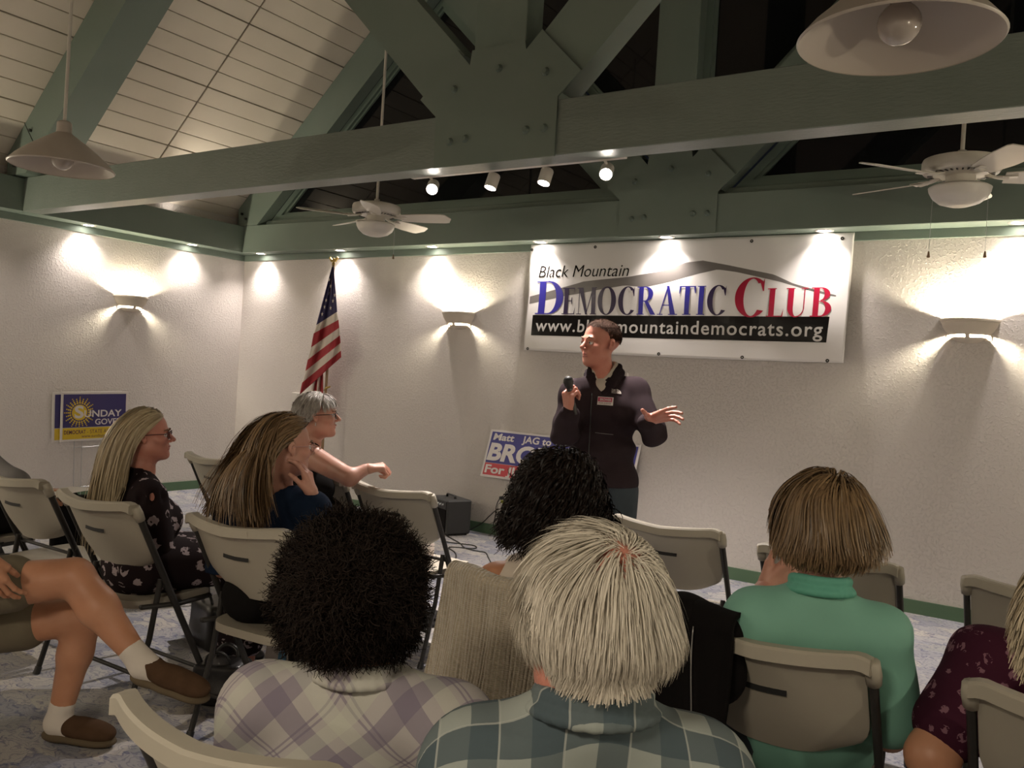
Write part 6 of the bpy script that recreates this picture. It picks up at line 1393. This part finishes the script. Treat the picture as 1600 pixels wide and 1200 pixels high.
# ---- white-haired man in slate check
g = Fig((7.46, -5.46), 'white-haired man with a thinning crown in a slate and green check shirt, from behind', M_skinr)
H = at(925, 974, 1.10); fw = nrm(CFh-CRh*0.05); g.seated(H, fw, seat=(7.50, -5.44), w_=0.155, bulk=0.96)
J = g.J; J['N'] = at(925, 1106, 1.09); J['shL'] = J['N']-J['r']*0.140-Z*0.095+fw*0.02; J['shR'] = J['N']+J['r']*0.140-Z*0.095+fw*0.02; J['C'] = J['N']-Z*0.24+fw*0.05; J['B'] = J['N']-Z*0.38+fw*0.01
for k in 'LR': J['el'+k] = J['sh'+k]-Z*0.26+fw*0.05; J['wr'+k] = J['el'+k]+fw*0.2
R = head_R(nrm(fw-CRh*0.30-Z*0.12)); s = 1.0; hp, T = head_prims(H, R, s, full=0.4)
hp += [('e', T((0.097, -0.026, -0.022)), (0.010, 0.014, 0.030), R, 0.008), ('c', T((0.078, -0.01, -0.02)), T((0.095, -0.02, -0.02)), 0.012, 0.010, 0.01)]
g.begin([shape(g.torso()+g.neck(0.060, 0.064)+g.arm('R', to=2.0)+g.arm('L', to=2.0)+g.leg('R')+g.leg('L'), 0.0125), shape(hp+g.neck(0.060, 0.064), 0.0050)])
g.face(T, R, s)
crown = nrm((0.04, -0.74, 0.67)); ncol = [(T((0, -0.036, -0.050)), 0.060), (T((0, -0.042, -0.075)), 0.058), (T((0, -0.046, -0.100)), 0.057)]
def wreg(d):
    a = d @ crown; r0 = np.random.default_rng(5).uniform(size=len(d)); return scalp(0.60, -0.80, 0.22)(d) & ~((d[:, 0] > 0.62) & (d[:, 2] < 0.15) & (d[:, 1] > -0.45)) & (r0 < np.interp(a, [0.74, 0.90, 1.0], [1.0, 0.30, 0.22]))
def wcomb(d, n):
    t = d-crown; sw = np.cross(np.tile(crown, (len(d), 1)), d); return t*1.0+sw*0.55+A_((0.0, 0, -0.25))
hair(g, H, R, s, wreg, 22000, lambda d: np.interp(d[:, 2], [-0.8, -0.45, -0.2, 0.3, 1], [0.035, 0.055, 0.095, 0.080, 0.075])*np.where((d[:, 0] > 0.5) & (d[:, 1] > -0.5), 0.45, 1), 7, wcomb, M_h_white, stiff=0.86, grav=0.10, lift=0.14, jit=0.10, width=0.0007, shell=0.010, flow=lambda p: -A_((1, 1, 0))*p*np.clip((0.010-p[:, 2:3])*20, 0, 1.5)*2.2, wave=0.05, lenvar=0.45, colliders=ncol, clump=4.0, seed=13, cap=None, tipw=0.2)
hair(g, H, R, s, lambda d: wreg(d) & (d @ crown < 0.82), 6000, lambda d: 0.060*np.where((d[:, 0] > 0.5) & (d[:, 1] > -0.5), 0.45, 1), 7, wcomb, M_h_white, stiff=0.88, grav=0.12, lift=0.12, jit=0.10, width=0.0022, shell=0.004, clump=5.0, seed=14, cap=0.003, name='under_hair', colliders=ncol, flow=lambda p: -A_((1, 1, 0))*p*np.clip((0.010-p[:, 2:3])*20, 0, 1.5)*2.2)
tp = g.torso(0.024)+short_sleeves(g, 1.6, 0.022)+[('c', J['N']+Z*0.14, J['N']+Z*0.05, 0.072, 0.068, 0.01, '-')]
weave(g, g.part('check_shirt', [shape(tp, 0.0115, fold=folds(0.0045, 11, 20, 2.0))], M_plaid2))
weave(g, collar(g, M_plaid2, z0=0.012, r=0.068, h=0.017, thick=0.009, nm='shirt_collar'))
lap(g, M_jeans, 'jeans')

# ---- woman in mint
g = Fig((7.37, -4.10), 'woman with a dark blonde bob in a mint polo shirt, seen from behind', M_skin)
H = at(1283, 822, 2.12); fw = nrm(CFh*0.9+CRh*0.12); g.seated(H, fw, seat=(7.36, -4.04), w_=0.145, bulk=1.02)
J = g.J; J['elL'] = at(1163, 975, 2.16); J['wrL'] = at(1196, 918, 2.38); J['elR'] = J['shR']-Z*0.25+J['r']*0.05+fw*0.04
R = head_R(nrm(CFh-CRh*0.1)); s = 0.97; hp, T = head_prims(H, R, s, fem=True)
hl = hand_prims(J['wrL'], nrm(at(1240, 888, 2.36)-J['wrL']), CFh*0.6-CRh*0.2, 1, curl=(0.9, 1.0, 1.05, 1.1), thumb=0.6, s=1.0)
g.begin([shape(g.torso()+g.neck(0.050, 0.056)+g.arm('R', to=2.0)+g.arm('L', to=2.0)+g.leg('R')+g.leg('L'), 0.0125), shape(hp+g.neck(0.050, 0.056), 0.0045), shape(hl, 0.003)])
g.face(T, R, s)
cr2 = nrm((0.15, -0.25, 0.95))
hair(g, H, R, s, scalp(0.60, -0.6, 0.25), 7500, lambda d: 0.106+0.040*d[:, 2], 10, lambda d, n: (d-cr2)*1.0+A_((0, 0, -0.1)), M_h_bob, stiff=0.84, grav=0.20, lift=0.30, jit=0.16, width=0.0022, shell=0.028, clump=4.5, wave=0.05, seed=15, cap=0.014, colliders=[(J['N'], 0.058)], flow=lambda p: -A_((1, 1, 0))*p*np.clip((-p[:, 2:3]-0.03)*16, 0, 1.6)*1.5)
tp = g.torso(0.024)+short_sleeves(g, 0.82, 0.026)+[('c', J['N']+Z*0.14, J['N']+Z*0.05, 0.066, 0.062, 0.01, '-')]
g.part('polo_shirt', [shape(tp, 0.0115, fold=folds(0.0085, 15, 27, 3.0, (0.3, 0.4, 0.9)))], M_mint)
collar(g, M_mintd, z0=0.016, r=0.064, nm='polo_collar')
lap(g, M_jeans, 'jeans')

# ---- person in burgundy
g = Fig((7.98, -4.12), 'person in a burgundy lace-patterned top with a bare arm, head beyond the picture edge', M_skint)
H = A_((8.06, -4.08, 1.14)); g.seated(H, (0, 1, 0), seat=(8.02, -4.06), w_=0.19, bulk=1.1)
J = g.J; J['shL'] = at(1542, 1035, 2.02); J['elL'] = at(1456, 1182, 1.95); J['wrL'] = at(1475, 1260, 2.05)
J['shR'] = J['shL']+A_((0.36, 0.0, 0.02)); J['N'] = (J['shL']+J['shR'])/2+Z*0.07
R = head_R((-0.3, 1, 0)); hp, T = head_prims(H, R, 0.95, fem=True)
g.begin([shape(g.torso()+g.neck(0.05, 0.055)+g.arm('L', to=2.0, r=(0.062, 0.056, 0.055, 0.030))+g.arm('R', to=2.0)+g.leg('R')+g.leg('L'), 0.0125), shape(hp+g.neck(0.05, 0.055), 0.009)])
g.face(T, R, 0.95)
hair(g, H, R, 0.95, scalp(), 3000, 0.10, 6, lambda d, n: n*0.2+A_((0, -0.4, -0.6)), M_h_bob, width=0.003, shell=0.01)
tp = g.torso(0.022)+g.arm('L', 0.022, r=(0.062, 0.058, 0.05, 0.03), to=0.66)+g.arm('R', 0.02, to=0.7)+[('c', J['N']+Z*0.14, J['N']+Z*0.01, 0.07, 0.066, 0.01, '-')]
g.part('lace_top', [shape(tp, 0.0115, fold=folds(0.004, 13, 25))], M_burg)
lap(g, M_black, 'trousers')

# ---- pale-haired person at the edge
g = Fig((8.00, -5.22), 'person with short pale sandy hair, only the side of the head in the picture', M_skinr)
H = at(1716, 1012, 1.02); g.seated(H, nrm((-0.15, 1, 0)), seat=(8.04, -5.20), w_=0.14)
J = g.J; J['shL'] -= Z*0.05; J['shR'] -= Z*0.05; J['C'] -= Z*0.05; R = head_R(CFh*0.9+CRh*0.3); hp, T = head_prims(H, R, 1.0)
g.begin([shape(g.torso()+g.neck(0.056, 0.06)+g.arm('R', to=2.0)+g.arm('L', to=2.0)+g.leg('R')+g.leg('L'), 0.0115), shape(hp+g.neck(0.056, 0.06), 0.004)])
g.face(T, R, 1.0)
hair(g, H, R, 1.0, scalp(0.6, -0.55, 0.2), 8000, 0.045, 6, lambda d, n: np.stack([d[:, 0], d[:, 1], -0.4+0*d[:, 0]], 1), M_h_pale, lift=0.35, width=0.0014, shell=0.008, seed=17)
g.part('grey_shirt', [shape(g.torso(0.022)+short_sleeves(g, 0.8, 0.022)+[('c', J['N']+Z*0.14, J['N']+Z*0.01, 0.07, 0.066, 0.01, '-')], 0.008, fold=folds(0.004))], M_greysh)
lap(g, M_jeans, 'jeans')

# ---- person in shorts with crossed legs
g = Fig((4.58, -5.05), 'person in olive shorts with bare crossed legs, white ankle socks and brown slip-on shoes', M_skint)
g.seated(A_((4.55, -5.12, 1.20)), (0.1, 0.99, 0), seat=(4.55, -5.08), w_=0.18)
J = g.J; J['hipR'] = at(-88, 925, 2.90); J['knR'] = at(116, 902, 2.96); J['anR'] = at(219, 1032, 2.93)
J['hipL'] = at(-88, 985, 3.08); J['knL'] = at(132, 962, 3.12); J['anL'] = at(93, 1120, 3.12)
J['P'] = (J['hipL']+J['hipR'])/2-A_((0, 0.02, 0)); J['B'] = J['P']+Z*0.15; J['C'] = J['P']+Z*0.32; J['N'] = J['P']+Z*0.52; J['H'] = J['N']+Z*0.17
J['shR'] = J['N']+J['r']*0.18-Z*0.06; J['shL'] = J['N']-J['r']*0.18-Z*0.06; J['wrR'] = at(-22, 872, 2.72); J['elR'] = at(-150, 790, 2.7)
R = head_R((0.2, 1, 0)); hp, T = head_prims(J['H'], R, 1.0)
hr = hand_prims(J['wrR'], nrm(at(12, 950, 2.76)-J['wrR']), CFh, 1, curl=(0.3, 0.32, 0.35, 0.4), thumb=0.4, s=1.0)
lg = []
for k, rr in (('R', (0.088, 0.066, 0.066, 0.036)), ('L', (0.090, 0.066, 0.060, 0.038))):
    h_, n_, a = J['hip'+k], J['kn'+k], J['an'+k]; lg += [('c', h_, n_, rr[0], rr[1], 0.02), ('c', n_, n_+(a-n_)*0.38, rr[1]-0.006, rr[2], 0.02), ('c', n_+(a-n_)*0.35, a, rr[2]*0.95, rr[3], 0.02)]
    lg += [('e', a+(a-n_)/np.linalg.norm(a-n_)*0.02, (0.038, 0.045, 0.04), None, 0.02)]
g.begin([shape(g.torso()+g.neck()+g.arm('R', to=2.0)+g.arm('L', to=2.0), 0.014), shape(lg, 0.008), shape(hp+g.neck(), 0.009), shape(hr, 0.0028)])
g.face(T, R, 1.0)
hair(g, J['H'], R, 1.0, scalp(), 2500, 0.03, 4, (0, 0.3, -0.4), M_h_man, width=0.003)
g.part('shirt', [shape(g.torso(0.022)+short_sleeves(g, 0.8, 0.02), 0.009)], M_greysh)
sh = [('e', J['P'], (0.19, 0.15, 0.12), None, 0.0)]
for k, t in (('R', 0.50), ('L', 0.56)): sh += [('c', J['hip'+k], J['hip'+k]+(J['kn'+k]-J['hip'+k])*t, 0.108, 0.098, 0.02)]
g.part('shorts', [shape(sh, 0.007, fold=folds(0.004, 18, 34))], M_khaki)
for k, tx in (('R', (325, 1078, 2.88)), ('L', (178, 1148, 3.10))):
    a = J['an'+k]; n_ = J['kn'+k]; dn = nrm(a-n_); toe = at(*tx)
    if k == 'L': toe[2] = 0.055
    hl_ = a+dn*0.035
    if k == 'L': hl_[2] = 0.062
    g.part('sock', [shape([('c', a-dn*0.045, a+dn*0.02, 0.0435, 0.045, 0.01), ('c', a+dn*0.02, a+dn*0.03+nrm(toe-a)*0.05, 0.043, 0.036, 0.02)], 0.004, fold=folds(0.0008, 60, 90))], M_sock)
    upv = nrm(-dn-nrm(toe-hl_)*(-dn@nrm(toe-hl_)))
    shoe(g, hl_, toe, M_suede, M_sole, 1.0, upv)

# ---- person in grey holding paper, mostly beyond the edge
g = Fig((3.24, -4.15), 'person in grey shirt and black trousers holding paper, mostly out of the picture', M_skint)
H = A_((3.02, -4.22, 1.22)); g.seated(H, (0.1, 1, 0), seat=(3.22, -4.14), w_=0.18)
J = g.J; J['shR'] = at(-30, 716, 4.2)-Z*0.02; J['elR'] = at(18, 752, 4.15); J['wrR'] = at(66, 768, 4.22)
R = head_R((-0.2, 1, 0)); hp, T = head_prims(H, R, 1.0)
hr = hand_prims(J['wrR'], CRh*0.9+CFh*0.3, -Z, -1, curl=(0.6, 0.7, 0.7, 0.8), thumb=0.6, s=1.0)
g.begin([shape(g.torso()+g.neck()+g.arm('R', to=2.0)+g.arm('L', to=2.0)+g.leg('R')+g.leg('L'), 0.014), shape(hp+g.neck(), 0.009), shape(hr, 0.003)])
g.face(T, R, 1.0)
hair(g, H, R, 1.0, scalp(), 2500, 0.03, 4, (0, 0.3, -0.4), M_h_dark, width=0.003)
g.part('grey_shirt', [shape(g.torso(0.022)+g.arm('R', 0.022, to=1.2)+g.arm('L', 0.02, to=0.8), 0.008, fold=folds(0.004))], M_greysh)
lap(g, M_black, 'trousers')
pc = at(90, 772, 4.2)
e = empty('paper_sheet', tuple(pc), 'white sheet of paper held over the dark trousers at the left', 'paper')
b = MB(); b.add([(-0.09, -0.10, 0), (0.12, -0.06, 0.015), (0.10, 0.16, 0.03), (-0.11, 0.12, 0.015)], [(0, 1, 2, 3)]); b.build('sheet', M_card, e, solid=0.001)
